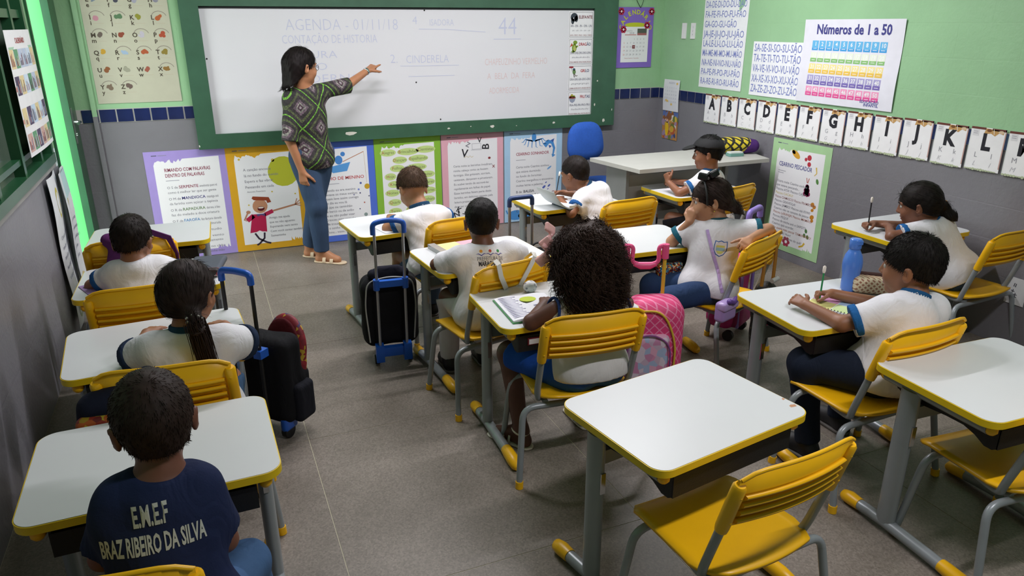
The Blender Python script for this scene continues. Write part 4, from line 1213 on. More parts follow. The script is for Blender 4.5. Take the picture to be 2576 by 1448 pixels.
def hand(sf, W, d, back, right, sc, pose):
    X = nrm(d); Zb = np.asarray(back, float); Zb = nrm(Zb - X * (Zb @ X)); Y = np.cross(Zb, X) * (1 if right else -1)
    P = lambda x, y, z: np.asarray(W, float) + (X * x + Y * y + Zb * z) * sc
    for y0, y1, r in ((.008, .021, .0115), (.003, .007, .0115), (-.004, -.007, .011), (-.009, -.020, .0105)):
        sf.rc(P(.002, y0, 0), P(.058, y1, 0), .012 * sc, r * sc * .85, k=.010 * sc)
    ps = POSE[pose]; tips = []
    for i, (y, L, r) in enumerate(((.0215, .042, .0072), (.0073, .048, .0075), (-.0072, .044, .0072), (-.0205, .034, .0064))):
        p = np.array((.058, y, 0.)); a = 0.0; sp = (.10, .03, -.04, -.12)[i]
        for j, f in enumerate((.46, .30, .24)):
            a += radians(ps[i][j]); dl = L * f
            q = p + np.array((cos(a) * dl, sp * dl * cos(a), -sin(a) * dl))
            sf.rc(P(*p), P(*q), r * (1 - .1 * j) * sc, r * (.92 - .1 * j) * sc, k=.0035 * sc); p = q
        tips.append(P(*p))
    sp, cu = ps[4]
    p = np.array((.014, .016, -.003)); a1 = radians(42 + sp * .5)
    q = p + .030 * np.array((cos(a1), sin(a1), -.25)); a2 = a1 - radians(cu * .9)
    r_ = q + .024 * np.array((cos(a2), sin(a2), -.35 - cu * .008)); a3 = a2 - radians(cu * .7)
    t = r_ + .019 * np.array((cos(a3), sin(a3), -.3 - cu * .008))
    sf.rc(P(*p), P(*q), .0115 * sc, .0095 * sc, k=.008 * sc); sf.rc(P(*q), P(*r_), .0088 * sc, .008 * sc, k=.004 * sc); sf.rc(P(*r_), P(*t), .0078 * sc, .0062 * sc, k=.003 * sc)
    return tips, P

def head(sf, H, R, hs):
    P = lambda x, y, z: H + R @ (np.array((x, y, z)) * hs)
    sf.el(P(0, -.012, .022), np.array((.073, .088, .080)) * hs, R, k=.02)
    sf.el(P(0, .030, -.030), np.array((.056, .054, .064)) * hs, R, k=.03 * hs)
    sf.el(P(0, .020, -.058), np.array((.046, .050, .036)) * hs, R, k=.02 * hs)
    sf.rc(P(-.006, .064, -.083), P(.006, .064, -.083), .0135 * hs, .0135 * hs, k=.018 * hs)
    for s in (-1, 1):
        sf.el(P(s * .033, .058, -.030), np.array((.021, .018, .022)) * hs, R, k=.018 * hs)
        sf.el(P(s * .030, .082, .006), np.array((.016, .011, .0095)) * hs, R, k=.010 * hs, sub=True)
        sf.rc(P(s * .012, .077, .022), P(s * .044, .066, .021), .009 * hs, .007 * hs, k=.010 * hs)
        # ears
        sf.el(P(s * .0765, -.012, -.010), np.array((.0075, .0175, .029)) * hs, R @ basis(s * -22, 0, s * 8), k=.006 * hs)
        sf.el(P(s * .083, -.005, -.008), np.array((.005, .009, .015)) * hs, R @ basis(s * -22, 0, 0), k=.005 * hs, sub=True)
    sf.rc(P(0, .081, .008), P(0, .094, -.020), .0068 * hs, .0095 * hs, k=.010 * hs)
    for s in (-1, 1): sf.el(P(s * .010, .086, -.024), np.array((.0075, .009, .007)) * hs, R, k=.005 * hs)
    sf.el(P(0, .0795, -.047), np.array((.021, .0095, .0062)) * hs, R, k=.005 * hs)
    sf.el(P(0, .0775, -.0585), np.array((.018, .0095, .0068)) * hs, R, k=.005 * hs)
    sf.el(P(0, .086, -.0525), np.array((.022, .006, .0014)) * hs, R, k=.003 * hs, sub=True)
    return P

def fold(seed, amp, dirs=None):
    r = np.random.default_rng(seed)
    K = [(r.normal(size=3) * f, r.random() * 6.28, a) for f, a in ((16, .5), (26, .35), (42, .22))]
    def g(X, Y, Z):
        w_ = .5 * np.sin(9 * X + 7 * Z + seed) + .5 * np.sin(8 * Y - 6 * Z)
        d = 0
        for k, p, a in K: d = d + a * np.sin(k[0] * X + k[1] * Y + k[2] * Z + p + 1.2 * w_)
        return (amp * d).astype(np.float32)
    return g

def person(label, hip, sl, sr, hd, hrot, hs=1.0, arms=None, legs=None, skin_c='8a5a42', shirt=WHITE, cuff='1f4f86', collar='1d3f5c', pants='20283c', hem=.07,
           hair=None, tw=1.0, td=1.0, ua=.19, fa=.165, hsz=1.0, vox=.0055, seed=1, sleeve=.62, leg_len=(.30, .30), pant_to=1.0, shoe='1c1c20', neck_r=.038, cloth_fold=.0042, stand=False, sleeve_r=.048,
           collar_txt=None, smooth_hip=True, seat_z=.35, lip='8a4a44', vcol=False, nolegs=False, belly=1.0):
    hip, sl, sr, hd = (np.array(q, float) for q in (hip, sl, sr, hd))
    M = (sl + sr) / 2
    up = nrm(M - hip); rt = nrm(sr - sl); rt = nrm(rt - up * (rt @ up)); fw = np.cross(up, rt)
    RT = np.stack([rt, fw, up], 1); T = np.linalg.norm(M - hip)
    R = basis(*hrot)
    root = thing('person', label, 'person', (hip[0], hip[1], 0))
    off = np.array((hip[0], hip[1], 0))
    q = tw
    hw = np.linalg.norm(sr - sl) / 2
    def torso(sf, inf, k=.05, ncut=None):
        sf.el(hip + up * .03, np.array((.118 * q, .092 * td, .095)) + inf, RT, k=k)
        sf.el(hip + up * T * .36 + fw * .006, np.array((.105 * q * belly, .080 * td * belly, .12 * T / .28)) + inf, RT, k=k)
        sf.el(hip + up * T * .70, np.array((.112 * q, .082 * td, .115 * T / .28)) + inf, RT, k=k)
        sf.rc(M - rt * hw * .80 - up * .012, M + rt * hw * .80 - up * .012, .046 * q + inf, .046 * q + inf, k=k)
        nb = hd + R @ (np.array((0, -.024, -.055)) * hs)
        sf.rc(M + up * .005 - fw * .012, M + (nb - M) * .55 - fw * .004, .052 * q + inf, neck_r * 1.06 + inf, k=k, cuts=() if ncut is None else [(M + (nb - M) * ncut, nrm(nb - M))])
        if stand and inf > 0: sf.el(hip - up * .03, np.array((.140 * q, .112 * td, .11)) + inf, RT, k=.04)
        return nb
    # ---- continuous body
    sf = Soft(); nb = torso(sf, 0)
    sf.rc(M + up * .02, nb, neck_r * 1.08, neck_r, k=.03)
    HP = head(sf, hd, R, hs)
    arm = {}
    for sd, S0 in (('L', sl), ('R', sr)):
        a = arms[sd]; W0 = np.array(a['w'], float)
        E0 = np.array(a['e'], float) if 'e' in a else ik(S0, W0, ua, fa, a.get('pole', (0, -.3, -1)))
        sf.rc(S0, E0, .034 * hsz, .027 * hsz, k=.02); sf.rc(E0, W0, .0275 * hsz, .0185 * hsz, k=.015)
        d = a.get('d', W0 - E0)
        tips, HPn = hand(sf, W0, d, a.get('back', (0, 0, 1)), sd == 'R', a.get('sc', .92), a.get('pose', 'relax'))
        arm[sd] = (S0, E0, W0, tips, HPn)
    LG = {}
    for sd, s in (('L', -1), ('R', 1)):
        h0 = hip + rt * s * .062 * q - up * .01
        if legs and sd in legs: kn, an, toe = (np.array(v, float) for v in legs[sd])
        else:
            kn = h0 + fw * leg_len[0] + rt * s * .03; kn[2] = hip[2] - .02; an = kn + fw * .02; an[2] = .07; toe = an + fw * .1
        LG[sd] = (h0, kn, an, toe)
        sf.rc(h0, kn, .066 * hsz * q, .046 * hsz, k=.03); sf.rc(kn, an, .046 * hsz, .028 * hsz, k=.02)
        toe2 = toe.copy(); toe2[2] = .028; heel = an + nrm(an - toe) * .02; heel[2] = .03
        sf.rc(an, heel, .028 * hsz, .026 * hsz, k=.02); sf.rc(heel, toe2, .024 * hsz, .020 * hsz, k=.02); sf.rc(an, toe2, .026 * hsz, .018 * hsz, k=.02)
    V, F = sf.mesh(vox)
    c = (V[F].mean(1) - hd) @ R / hs
    lipm = (np.abs(c[:, 0]) < .021) & (c[:, 1] > .076) & (c[:, 1] < .10) & (c[:, 2] < -.0415) & (c[:, 2] > -.0645)
    put('body', V, F, [skin(skin_c), lip_m(lip)], root, lipm.astype(int), off=off)
    for s in (-1, 1):
        ev = MB(); ev.ball(HP(s * .030, .0680, .005) - off, .0108 * hs, 0, 12); ev.build('eye', eye_w, root)
        ev = MB(); ev.ball(HP(s * .030, .0735, .005) - off, .0062 * hs, 0, 10); ev.build('iris', eye_d, root)
        if hair:
            m = MB(); m.tube([HP(s * x, y, z) - off for x, y, z in ((.014, .0835, .022), (.027, .0825, .027), (.043, .073, .023))], [.0022 * hs, .003 * hs, .0016 * hs], 6); m.build('eyebrow', hair_m(hair['c']), root)
    # ---- shirt
    sh_ = Soft(); torso(sh_, .010, k=.05, ncut=.42)
    bcut = (hip - up * (hem - .03), -up)
    cuffs = []
    for sd in 'LR':
        S0, E0 = arm[sd][:2]
        if sleeve > 0:
            e = S0 + (E0 - S0) * sleeve; u = nrm(E0 - S0)
            sh_.rc(S0 + (M - S0) * .12, S0 + (E0 - S0) * (sleeve + .3), sleeve_r * hsz, sleeve_r * 1.02 * hsz, k=.035, cuts=[(e, u)])
            if cuff: cuffs.append((S0, E0, e, u))
    if stand is False and hem > .05:
        sh_.el(hip + fw * .012 - up * .012, np.array((.138 * q, .115 * td, .09)), RT, k=.04)
        for s in (-1, 1): sh_.rc(hip + rt * s * .06 * q, hip + rt * s * .068 * q + fw * .07, .086 * q, .076, k=.04)
    nkax = nrm(nb - M)
    ncut = M + (nb - M) * .42
    V, F = sh_.mesh(vox * 1.08, fold(seed, cloth_fold), cuts=[bcut])
    so = put('shirt', V, F, cloth(shirt), root, off=off)
    bvh = BVHTree.FromPolygons([Vector(v) for v in V], [tuple(f) for f in F])
    for S0, E0, e, u in cuffs:
        cf = Soft(); cf.rc(S0, S0 + (E0 - S0) * (sleeve + .3), sleeve_r * hsz + .003, sleeve_r * 1.02 * hsz + .003, k=.01, cuts=[(e + u * .001, u), (e - u * .026, -u)])
        v, f = cf.mesh(vox); put('sleeve_cuff', v, f, cloth(cuff), root, off=off)
    if collar:
        cf = Soft(); rr = neck_r * 1.06 + .0185
        a0 = M + (nb - M) * .30; a1 = M + (nb - M) * .66
        cf.rc(a0 - nkax * .03, a1 + nkax * .03, rr + .006, rr - .004, k=.01, cuts=[(a1, nkax), (a0, -nkax)])
        v, f = cf.mesh(vox * .8); co = put('collar', v, f, cloth(collar), root, off=off)
        if collar_txt:
            tv, tf, tw_ = text_geo(collar_txt, .03); sz = .019
            bk = nrm(-fw - nkax * (-fw @ nkax)); sdv = np.cross(nkax, bk)
            pts = []
            for x, y in tv:
                a = (x - tw_ / 2) * sz / rr + radians(vcol or 0); t = (a0 + (a1 - a0) * .22) + nkax * y * sz
                rad = rr + .0035 + (.006 - .010 * .5)
                pts.append(t + (bk * cos(a) + sdv * sin(a)) * rad - off)
            m = MB(); m.add(pts, tf); m.build('collar_lettering', ink('d4d8dc'), root)
    # ---- trousers
    if not nolegs:
        pt = Soft()
        pt.el(hip + up * .015, np.array((.126 * q, .10 * td, .085)), RT, k=.04)
        pc = []
        for sd in 'LR':
            h0, kn, an, toe = LG[sd]
            pt.rc(h0, kn, .077 * hsz * q, .056 * hsz, k=.035)
            if pant_to > .5:
                e = kn + (an - kn) * .98
                pt.rc(kn, kn + (an - kn) * 1.2, .056 * hsz, .044 * hsz, k=.03, cuts=[(e, nrm(an - kn))])
        if pant_to <= .5:
            for sd in 'LR':
                h0, kn, an, toe = LG[sd]
            ks = (LG['L'][1] + LG['R'][1]) / 2; hh = (LG['L'][0] + LG['R'][0]) / 2; u = nrm(ks - hh)
            V, F = pt.mesh(vox * 1.1, fold(seed + 7, .004), cuts=[(hh + (ks - hh) * .98, u), (hip + up * .06, up)])
        else:
            V, F = pt.mesh(vox * 1.15, fold(seed + 7, .0045), cuts=[(hip + up * .07, up)])
        put('trousers' if pant_to > .5 else 'shorts', V, F, cloth(pants, 'denim'), root, off=off)
        if shoe:
            for sd in 'LR':
                h0, kn, an, toe = LG[sd]; toe2 = toe.copy(); toe2[2] = .034; u = nrm((toe - an) * np.array((1, 1, 0))); heel = an - u * .018; heel[2] = .036
                sf2 = Soft(); sf2.rc(an + np.array((0, 0, -.01)), heel, .034, .034, k=.02); sf2.rc(heel, toe2, .033, .031, k=.02); sf2.rc(an, toe2, .03, .024, k=.03)
                V, F = sf2.mesh(vox, cuts=[((0, 0, .010), (0, 0, -1)), (an + np.array((0, 0, .012)), (0, 0, 1))]); put('shoe', V, F, mat('shoe_' + shoe, shoe, .55, .1), root, off=off)
                so2 = Soft(); so2.rc(heel * (1, 1, 0) + (0, 0, .012), toe2 * (1, 1, 0) + (0, 0, .012), .037, .035, k=.01)
                V, F = so2.mesh(vox, cuts=[((0, 0, .016), (0, 0, 1)), ((0, 0, .001), (0, 0, -1))]); put('shoe_sole', V, F, mat('sole_rubber', '6f6c68', .7), root, off=off)
    info = dict(root=root, off=off, HP=HP, R=R, hd=hd, hs=hs, arm=arm, leg=LG, bvh=bvh, rt=rt, fw=fw, up=up, M=M, hip=hip, nb=nb, skin=skin_c, nkax=nkax)
    if hair: info['hairVF'] = do_hair(info, hair, vox, seed)
    return info

def do_hair(I, h, vox, seed):
    HP, R, hd, hs, root, off = I['HP'], I['R'], I['hd'], I['hs'], I['root'], I['off']
    rng = np.random.default_rng(seed + 50)
    st = h['style']; g = h.get('thick', .008)
    sf = Soft(); loc = lambda v: R @ (np.array(v, float))
    sf.el(HP(0, -.014, .024), np.array((.073 + g, .089 + g, .081 + g)) * hs, R, k=.02)
    cuts = []
    a, b_ = h.get('line', (.004, .62))
    n = nrm(loc((0, b_, -1.0)))
    if st in ('short', 'crop'):
        sf.p.clear(); q = g
        sf.el(HP(0, -.014, .034), np.array((.0735 + q * .55, .0895 + q * .55, .080 + q)) * hs, R, k=.015)
        sf.el(HP(0, -.052, -.016), np.array((.050, .028 + q * .35, .050)) * hs, R, k=.03)
        cuts = [(HP(0, 0, a), n)]
    elif st in ('tied', 'long'):
        sf.p.clear()
        sf.el(HP(0, -.014, .028), np.array((.073 + g * .8, .089 + g * .7, .080 + g)) * hs, R, k=.02)
        sf.el(HP(0, -.045, -.012), np.array((.066 + g * .5, .050 + g * .5, .068)) * hs, R, k=.03)
        cuts = [(HP(0, 0, a), n)]
    elif st == 'curly':
        sf.el(HP(0, -.035, -.02), np.array((.118, .098, .105)) * hs, R, k=.04); sf.el(HP(0, -.05, -.10), np.array((.112, .070, .085)) * hs, R, k=.05)
        sf.el(HP(0, -.02, .05), np.array((.095, .095, .080)) * hs, R, k=.04)
        cuts = [(HP(0, .055, 0), loc((0, 1, 0)))]
    for e in h.get('extra', []): sf.rc(*[e[0], e[1]], e[2], e[3], k=e[4] if len(e) > 4 else .02)
    seedv = seed * 1.7
    def d(X, Y, Z):
        px, py, pz = X - hd[0], Y - hd[1], Z - hd[2]
        if st == 'curly': return (.010 * np.sin(62 * px + 3 * np.sin(31 * pz)) * np.sin(58 * py + seedv) * np.sin(50 * pz)).astype(np.float32)
        w_ = np.arctan2(px, py) * 16 + 20 * pz
        return (.0005 * np.sin(w_ * 2 + 2 * np.sin(70 * pz + seedv)) + .0008 * np.sin(120 * px) * np.sin(120 * pz + 90 * py)).astype(np.float32)
    V, F = sf.mesh(vox * .9, d, cuts=cuts)
    cm = h['c']; nst = h.get('n', 2600)
    P, N = face_pick(V, F, nst, rng)
    lc = (P - hd) @ R / hs
    if st == 'curly':
        cen = HP(0, -.02, -.01); out = P - cen; T = nrm_rows(out) * .8 + np.array((0, 0, -.75)); 
        sv, sf_ = strands(P - N * .012, T, rng.normal(size=P.shape), .065, .0030, 12, .0095, 2.8, .25, rng)
    else:
        if st in ('tied', 'long'):
            tgt = h['tie']; T = nrm_rows(tgt - P) ; T = T - N * (T * N).sum(1, keepdims=True) + N * .03; ln = h.get('len', .05); wr = N
        else:
            crown = HP(0, -.045, .10); T = nrm_rows(P - crown); T = T - N * (T * N).sum(1, keepdims=True) + N * h.get('lift', .22); ln = h.get('len', .016); wr = N
        sv, sf_ = strands(P - N * .002, T, N + rng.normal(size=P.shape) * .1, ln, h.get('r', .0010), 3, 0, 0, .0, rng, 3, wr)
    V2 = np.concatenate([V, sv]); F2 = np.concatenate([F, sf_ + len(V)])
    put('hair', V2, F2, hair_m(cm), root, off=off)
    return V, F

def nrm_rows(a): return a / (np.linalg.norm(a, axis=1, keepdims=True) + 1e-9)

def print_on(I, items, origin, u, v, name='shirt_print', lift=.0016):
    """lettering pressed on the shirt: items (text, x, y, size, colour, bold, width) in a plane at origin, thrown onto the cloth"""
    u, v = nrm(u), nrm(v); n = np.cross(u, v); ly = {}
    for it in items:
        if it[0] == 'poly': V, F, col = it[1], [tuple(range(len(it[1])))], it[2]
        else:
            t, x, y, sz, col, bold, wd = it
            tv, tf, tw_ = text_geo(t, bold); cnd = wd / (tw_ * sz)
            V = [(x + (p[0] - tw_ / 2) * sz * cnd, y + p[1] * sz) for p in tv]; F = tf
        L = ly.setdefault(col, ([], [])); o = len(L[0]); L[0].extend(V); L[1].extend([tuple(i + o for i in f) for f in F])
    for col, (V, F) in ly.items():
        out = []
        for a, b in V:
            p = np.asarray(origin) + u * a + v * b + n * .25
            hit, nn, _, _ = I['bvh'].ray_cast(Vector(p), Vector(-n))
            out.append((np.array(hit) + n * lift if hit else p - n * .25) - I['off'])
        m = MB(); m.add(out, F); m.build(name, ink(col), I['root'])

def ribbon(name, pts, wd, th, m, parent, side, off=(0, 0, 0)):
    """flat strap of width wd swept along pts; side = direction across the strap"""
    off = np.asarray(off); rings = []
    pts = [np.asarray(p, float) for p in pts]
    for i, p in enumerate(pts):
        t = nrm(pts[min(i + 1, len(pts) - 1)] - pts[max(i - 1, 0)]); s = np.asarray(side[i] if np.ndim(side) == 2 else side, float); s = nrm(s - t * (s @ t)); n = np.cross(t, s)
        rings.append([p + s * wd / 2 + n * th / 2 - off, p - s * wd / 2 + n * th / 2 - off, p - s * wd / 2 - n * th / 2 - off, p + s * wd / 2 - n * th / 2 - off])
    return MB().loft(rings, 0, True, False).build(name, m, parent)
PEN = []
BL_J = '2c3f5e'
# teacher -----------------------------------------------------------------
t = person('woman in a dark patterned blouse and jeans pointing at the whiteboard', (.70, 5.34, .80), (.815, 5.39, 1.225), (.575, 5.27, 1.185), (.685, 5.30, 1.395), (-68, 6, 0), 1.10,
    dict(R=dict(w=(.605, 5.215, .70), e=(.545, 5.22, .93), d=(.05, .0, -1), back=(-.6, -.7, 0), pose='relax', sc=1.12),
         L=dict(w=(1.19, 5.575, 1.345), e=(1.01, 5.47, 1.25), d=(1.0, .60, .55), back=(-.3, -.5, .8), pose='point', sc=1.12)),
    dict(R=((.69, 5.27, .43), (.70, 5.31, .085), (.80, 5.235, .03)), L=((.70, 5.40, .43), (.64, 5.48, .085), (.73, 5.42, .03))),
    skin_c='b07a58', shirt='2e2c2e', cuff=None, collar=None, pants='3a4d68', hem=.12, hair=dict(style='long', c='140d0d', tie=np.array((.60, 5.29, 1.1)), len=.05, n=3600, line=(-.020, 1.05), thick=.012, r=.0013,
        extra=[((.625, 5.31, 1.42), (.590, 5.295, 1.19), .066, .058, .04), ((.625, 5.25, 1.40), (.610, 5.225, 1.19), .040, .034, .04), ((.66, 5.385, 1.40), (.64, 5.36, 1.22), .045, .035, .04)]),
    tw=1.12, td=1.25, hsz=1.22, vox=.005, seed=3, sleeve=1.06, shoe=None, neck_r=.045, stand=True, sleeve_r=.045, lip='9a4a48', leg_len=(.4, .4))
# patterned blouse: olive and violet diamonds edged in lime
bm = t['root'].children
bl_o = [o for o in bm if o.name.startswith('shirt')][0]
pm = bpy.data.materials.new('diamond_print_cloth'); pm.use_nodes = True
nt = pm.node_tree; N = nt.nodes.new; L = nt.links.new; b = nt.nodes['Principled BSDF']; b.inputs['Roughness'].default_value = .8
tc = N('ShaderNodeTexCoord'); sp = N('ShaderNodeSeparateXYZ'); L(tc.outputs['Object'], sp.inputs[0])
def mth(op, a, b2=None, c=None):
    n = N('ShaderNodeMath'); n.operation = op
    for i, v in enumerate((a, b2, c)):
        if v is None: continue
        if isinstance(v, (int, float)): n.inputs[i].default_value = v
        else: L(v, n.inputs[i])
    return n.outputs[0]
uu = mth('ADD', mth('MULTIPLY', sp.outputs[0], .80), mth('MULTIPLY', sp.outputs[1], .55))
A_ = mth('MULTIPLY', mth('ADD', uu, mth('MULTIPLY', sp.outputs[2], .82)), 4.3); B_ = mth('MULTIPLY', mth('SUBTRACT', uu, mth('MULTIPLY', sp.outputs[2], .82)), 4.3)
fa_, fb_ = mth('PINGPONG', A_, .5), mth('PINGPONG', B_, .5)
mn = mth('MINIMUM', fa_, fb_)
nz = N('ShaderNodeTexNoise'); nz.inputs['Scale'].default_value = 90; L(tc.outputs['Object'], nz.inputs['Vector'])
rp_ = N('ShaderNodeValToRGB'); el = rp_.color_ramp.elements; rp_.color_ramp.interpolation = 'CONSTANT'
el[0].position = 0; el[0].color = (*lin('6fae3c'), 1); el[1].position = .018; el[1].color = (*lin('2d2a2c'), 1)
for p_, c_ in ((.13, '4f5a3a'), (.2, '353033'), (.30, '6a5a66'), (.36, '8a8a84'), (.41, '46343e'), (.46, '9a949a')):
    e_ = el.new(p_); e_.color = (*lin(c_), 1)
L(mn, rp_.inputs[0])
n2 = N('ShaderNodeValToRGB'); n2.color_ramp.elements[0].position = .42; n2.color_ramp.elements[1].position = .62
n2.color_ramp.elements[0].color = (.35, .35, .35, 1); n2.color_ramp.elements[1].color = (1.5, 1.4, 1.35, 1); L(nz.outputs['Fac'], n2.inputs[0])
mx = N('ShaderNodeMix'); mx.data_type = 'RGBA'; mx.blend_type = 'MULTIPLY'; mx.inputs[0].default_value = .75; L(rp_.outputs[0], mx.inputs[6]); L(n2.outputs[0], mx.inputs[7]); L(mx.outputs[2], b.inputs['Base Color'])
bl_o.data.materials[0] = pm; bl_o.name = 'blouse'
HP, off = t['HP'], t['off']
g = MB()
for s in (-1, 1):
    g.tube([HP(s * .032 + .020 * cos(a), .0885 - .004 * abs(cos(a)) * (s * cos(a) > 0), .002 + .016 * sin(a)) - off for a in [2 * pi * k / 14 for k in range(15)]], .0016, 6)
    g.tube([HP(s * .052, .086, .006) - off, HP(s * .072, .05, .006) - off, HP(s * .080, .0, .0) - off], .0015, 6)
g.tube([HP(-.012, .092, .006) - off, HP(.012, .092, .006) - off], .0015, 6)
g.build('eyeglasses', mat('dark_frame', '2a1c1c', .3), t['root'])
W0 = t['arm']['L'][2]; E0 = t['arm']['L'][1]; u = nrm(W0 - E0)
sw = Soft(); sw.rc(W0 - u * .06, W0 + u * .02, .028, .0265, cuts=[(W0 - u * .004, u), (W0 - u * .024, -u)]); v, f = sw.mesh(.0035)
put('wristwatch', v, f, ch, t['root'], off=off)
sandal = mat('beige_leather', 'cdb79a', .6, .08)
for sd in 'LR':
    h0, kn, an, toe = t['leg'][sd]; uu_ = nrm((toe - an) * np.array((1, 1, 0))); sdv = np.array((-uu_[1], uu_[0], 0))
    so_ = Soft(); so_.rc((an - uu_ * .03) * (1, 1, 0) + (0, 0, .008), (toe + uu_ * .03) * (1, 1, 0) + (0, 0, .008), .036, .040, cuts=[((0, 0, .012), (0, 0, 1)), ((0, 0, .001), (0, 0, -1))])
    v, f = so_.mesh(.005); put('sandal_sole', v, f, sandal, t['root'], off=off)
    for q, hgt in ((.25, .062), (.72, .052)):
        c = an + (toe - an) * q; c = c * np.array((1, 1, 0))
        ribbon('sandal_strap', [c + sdv * .038 * cos(a) + np.array((0, 0, .010 + hgt * .8 * max(sin(a), 0))) for a in [pi * k / 10 for k in range(11)]], .026, .003, sandal, t['root'], uu_, off)

# pupils --------------------------------------------------------------------
HD = '191414'
def held(p, col, label, d=(.10, .12, 1.0), L=.15, cap='e6dcd2', sd='R'):
    """a pencil through the writing fingers, its point on the desk top"""
    S0, E0, W0, tips, _ = p['arm'][sd]
    g = tips[0] * .6 + tips[1] * .4; d = nrm(d)
    a = g - d * ((g[2] - .603) / d[2]); pencil(tuple(a), tuple(a + d * L), col, label, cap)
def pencil(tip, top, col, label, cap='e6dcd2'):
    o = thing('pencil', label, 'pencil', tip)
    a, b2 = Vector((0, 0, 0)), Vector(top) - Vector(tip); u = b2.normalized()
    MB().tube([a + u * .015, b2], .0036, 6).build('barrel', mat('pencil_' + col, col, .35), o)
    MB().tube([a, a + u * .015], [.0006, .0034], 6).build('point', mat('pencil_wood', 'd2a878', .7), o)
    MB().tube([b2 - u * .002, b2 + u * .006, b2 + u * .024, b2 + u * .028], [.0042, .0066, .0066, .003], 8).build('eraser', mat('eraser_' + cap, cap, .7), o)

# 1 left row, front pupil
p = person('boy in a white shirt bent over the left row desk, seen from behind', (-.33, 3.27, .42), (-.43, 3.37, .665), (-.235, 3.38, .672), (-.34, 3.42, .785), (-14, 16, 0), 1.0,
    dict(L=dict(w=(-.43, 3.60, .622), e=(-.53, 3.45, .60), d=(.4, 1, -.1), pose='flat'), R=dict(w=(-.22, 3.62, .622), e=(-.13, 3.46, .60), d=(-.4, 1, -.1), pose='flat')),
    skin_c='8f6148', hair=dict(style='short', c='201917', n=3200), seed=11, vox=.006, collar_txt='MARACANAÚ')
# 2 ponytail girl
tie = np.array((-.105, 2.415, .775))
p = person('girl with a long dark ponytail and white shirt at the third left desk', (-.135, 2.42, .42), (-.255, 2.49, .66), (-.015, 2.48, .648), (-.115, 2.53, .815), (-30, 8, 0), 1.04,
    dict(L=dict(w=(-.28, 2.73, .622), e=(-.325, 2.56, .60), d=(.5, 1, -.1), pose='flat'), R=dict(w=(-.02, 2.70, .622), e=(.055, 2.55, .600), d=(-.7, 1, -.1), pose='flat')),
    skin_c='9a6a50', hair=dict(style='tied', c='2a1f1d', tie=tie, len=.055, n=3000, line=(-.015, .55), thick=.011,
        extra=[(tuple(tie), (-.095, 2.375, .72), .024, .036, .03), ((-.095, 2.375, .72), (-.075, 2.37, .61), .038, .036, .03), ((-.075, 2.37, .61), (-.055, 2.375, .49), .036, .016, .03)]), seed=12, vox=.0055, pants='35506e', sleeve_r=.060, sleeve=.80, cuff='1d2b44')
hr = np.random.default_rng(5); n_ = 900
Pp = np.array((-.098, 2.375, .75)) + hr.normal(size=(n_, 3)) * (.011, .013, .018)
v, f = strands(Pp, np.array((.10, -.02, -1.0)) + hr.normal(size=(n_, 3)) * .02, hr.normal(size=(n_, 3)), .24, .0016, 6, .004, .6, 0, hr)
put('ponytail', v, f, hair_m('2a1f1d'), p['root'], off=p['off'])
m = MB()
for k in range(7): m.ball(tuple(tie - p['off'] + np.array((.022 * cos(k * .9), -.020 - .006 * sin(k * 2), .012 * sin(k * .9)))), .0065, n=6)
m.build('hair_tie', mat('silver_bead', 'b8b4b0', .25, metal=.7), p['root'])
# 3 boy in navy
p = person('boy in a navy school shirt with white lettering, back to the camera', (-.195, 1.455, .42), (-.285, 1.55, .695), (-.108, 1.55, .695), (-.182, 1.59, .85), (8, 2, -2), 1.06,
    dict(L=dict(w=(-.24, 1.70, .47), e=(-.335, 1.585, .54), d=(.5, 1, -.2), back=(-.5, 0, 1), pose='relax'), R=dict(w=(-.11, 1.66, .46), e=(-.078, 1.555, .53), d=(-.5, 1, -.2), back=(.5, 0, 1), pose='relax')),
    dict(L=((-.28, 1.73, .40), (-.28, 1.76, .07), (-.28, 1.86, .03)), R=((-.045, 1.66, .365), (-.02, 1.74, .07), (-.02, 1.84, .03))),
    skin_c='70483a', shirt='1b2546', cuff=None, collar=None, pants='45638c', hair=dict(style='crop', c='2c201c', thick=.007, len=.010, lift=.25, n=5200, r=.0011, line=(-.004, .50)), seed=13, vox=.0048, hem=.075, sleeve=.78, sleeve_r=.050, cloth_fold=.005)
print_on(p, [('E.M.E.F', .0, .045, .062, 'b9bdb8', .03, .07), ('BRAZ RIBEIRO DA SILVA', -.003, -.012, .054, 'b9bdb8', .03, .208)],
         p['hip'] + p['up'] * .205 - p['fw'] * .1 - p['rt'] * .012, p['rt'] + p['up'] * .02, p['up'])
# 4 boy bent over at the blue trolley desk
p = person('boy with light brown hair bent over his paper behind the blue trolley', (1.10, 3.70, .42), (.965, 3.80, .65), (1.175, 3.84, .66), (1.045, 3.92, .795), (14, 36, 4), 1.0,
    dict(L=dict(w=(.93, 4.02, .625), e=(.875, 3.86, .605), d=(.4, 1, -.1), pose='flat'), R=dict(w=(1.08, 4.05, .63), e=(1.255, 3.93, .60), d=(-1, .5, -.1), pose='grip')),
    dict(L=((.97, 3.98, .41), (.92, 4.0, .07), (.90, 4.1, .03)), R=((1.17, 3.99, .41), (1.15, 4.0, .07), (1.15, 4.1, .03))),
    skin_c='a87858', pants='4a607e', hair=dict(style='short', c='4a3729', n=3400, lift=.45, len=.018, line=(.016, .46), thick=.010), seed=14, vox=.006, collar_txt='MARACANAÚ MARACANAÚ', sleeve_r=.052)
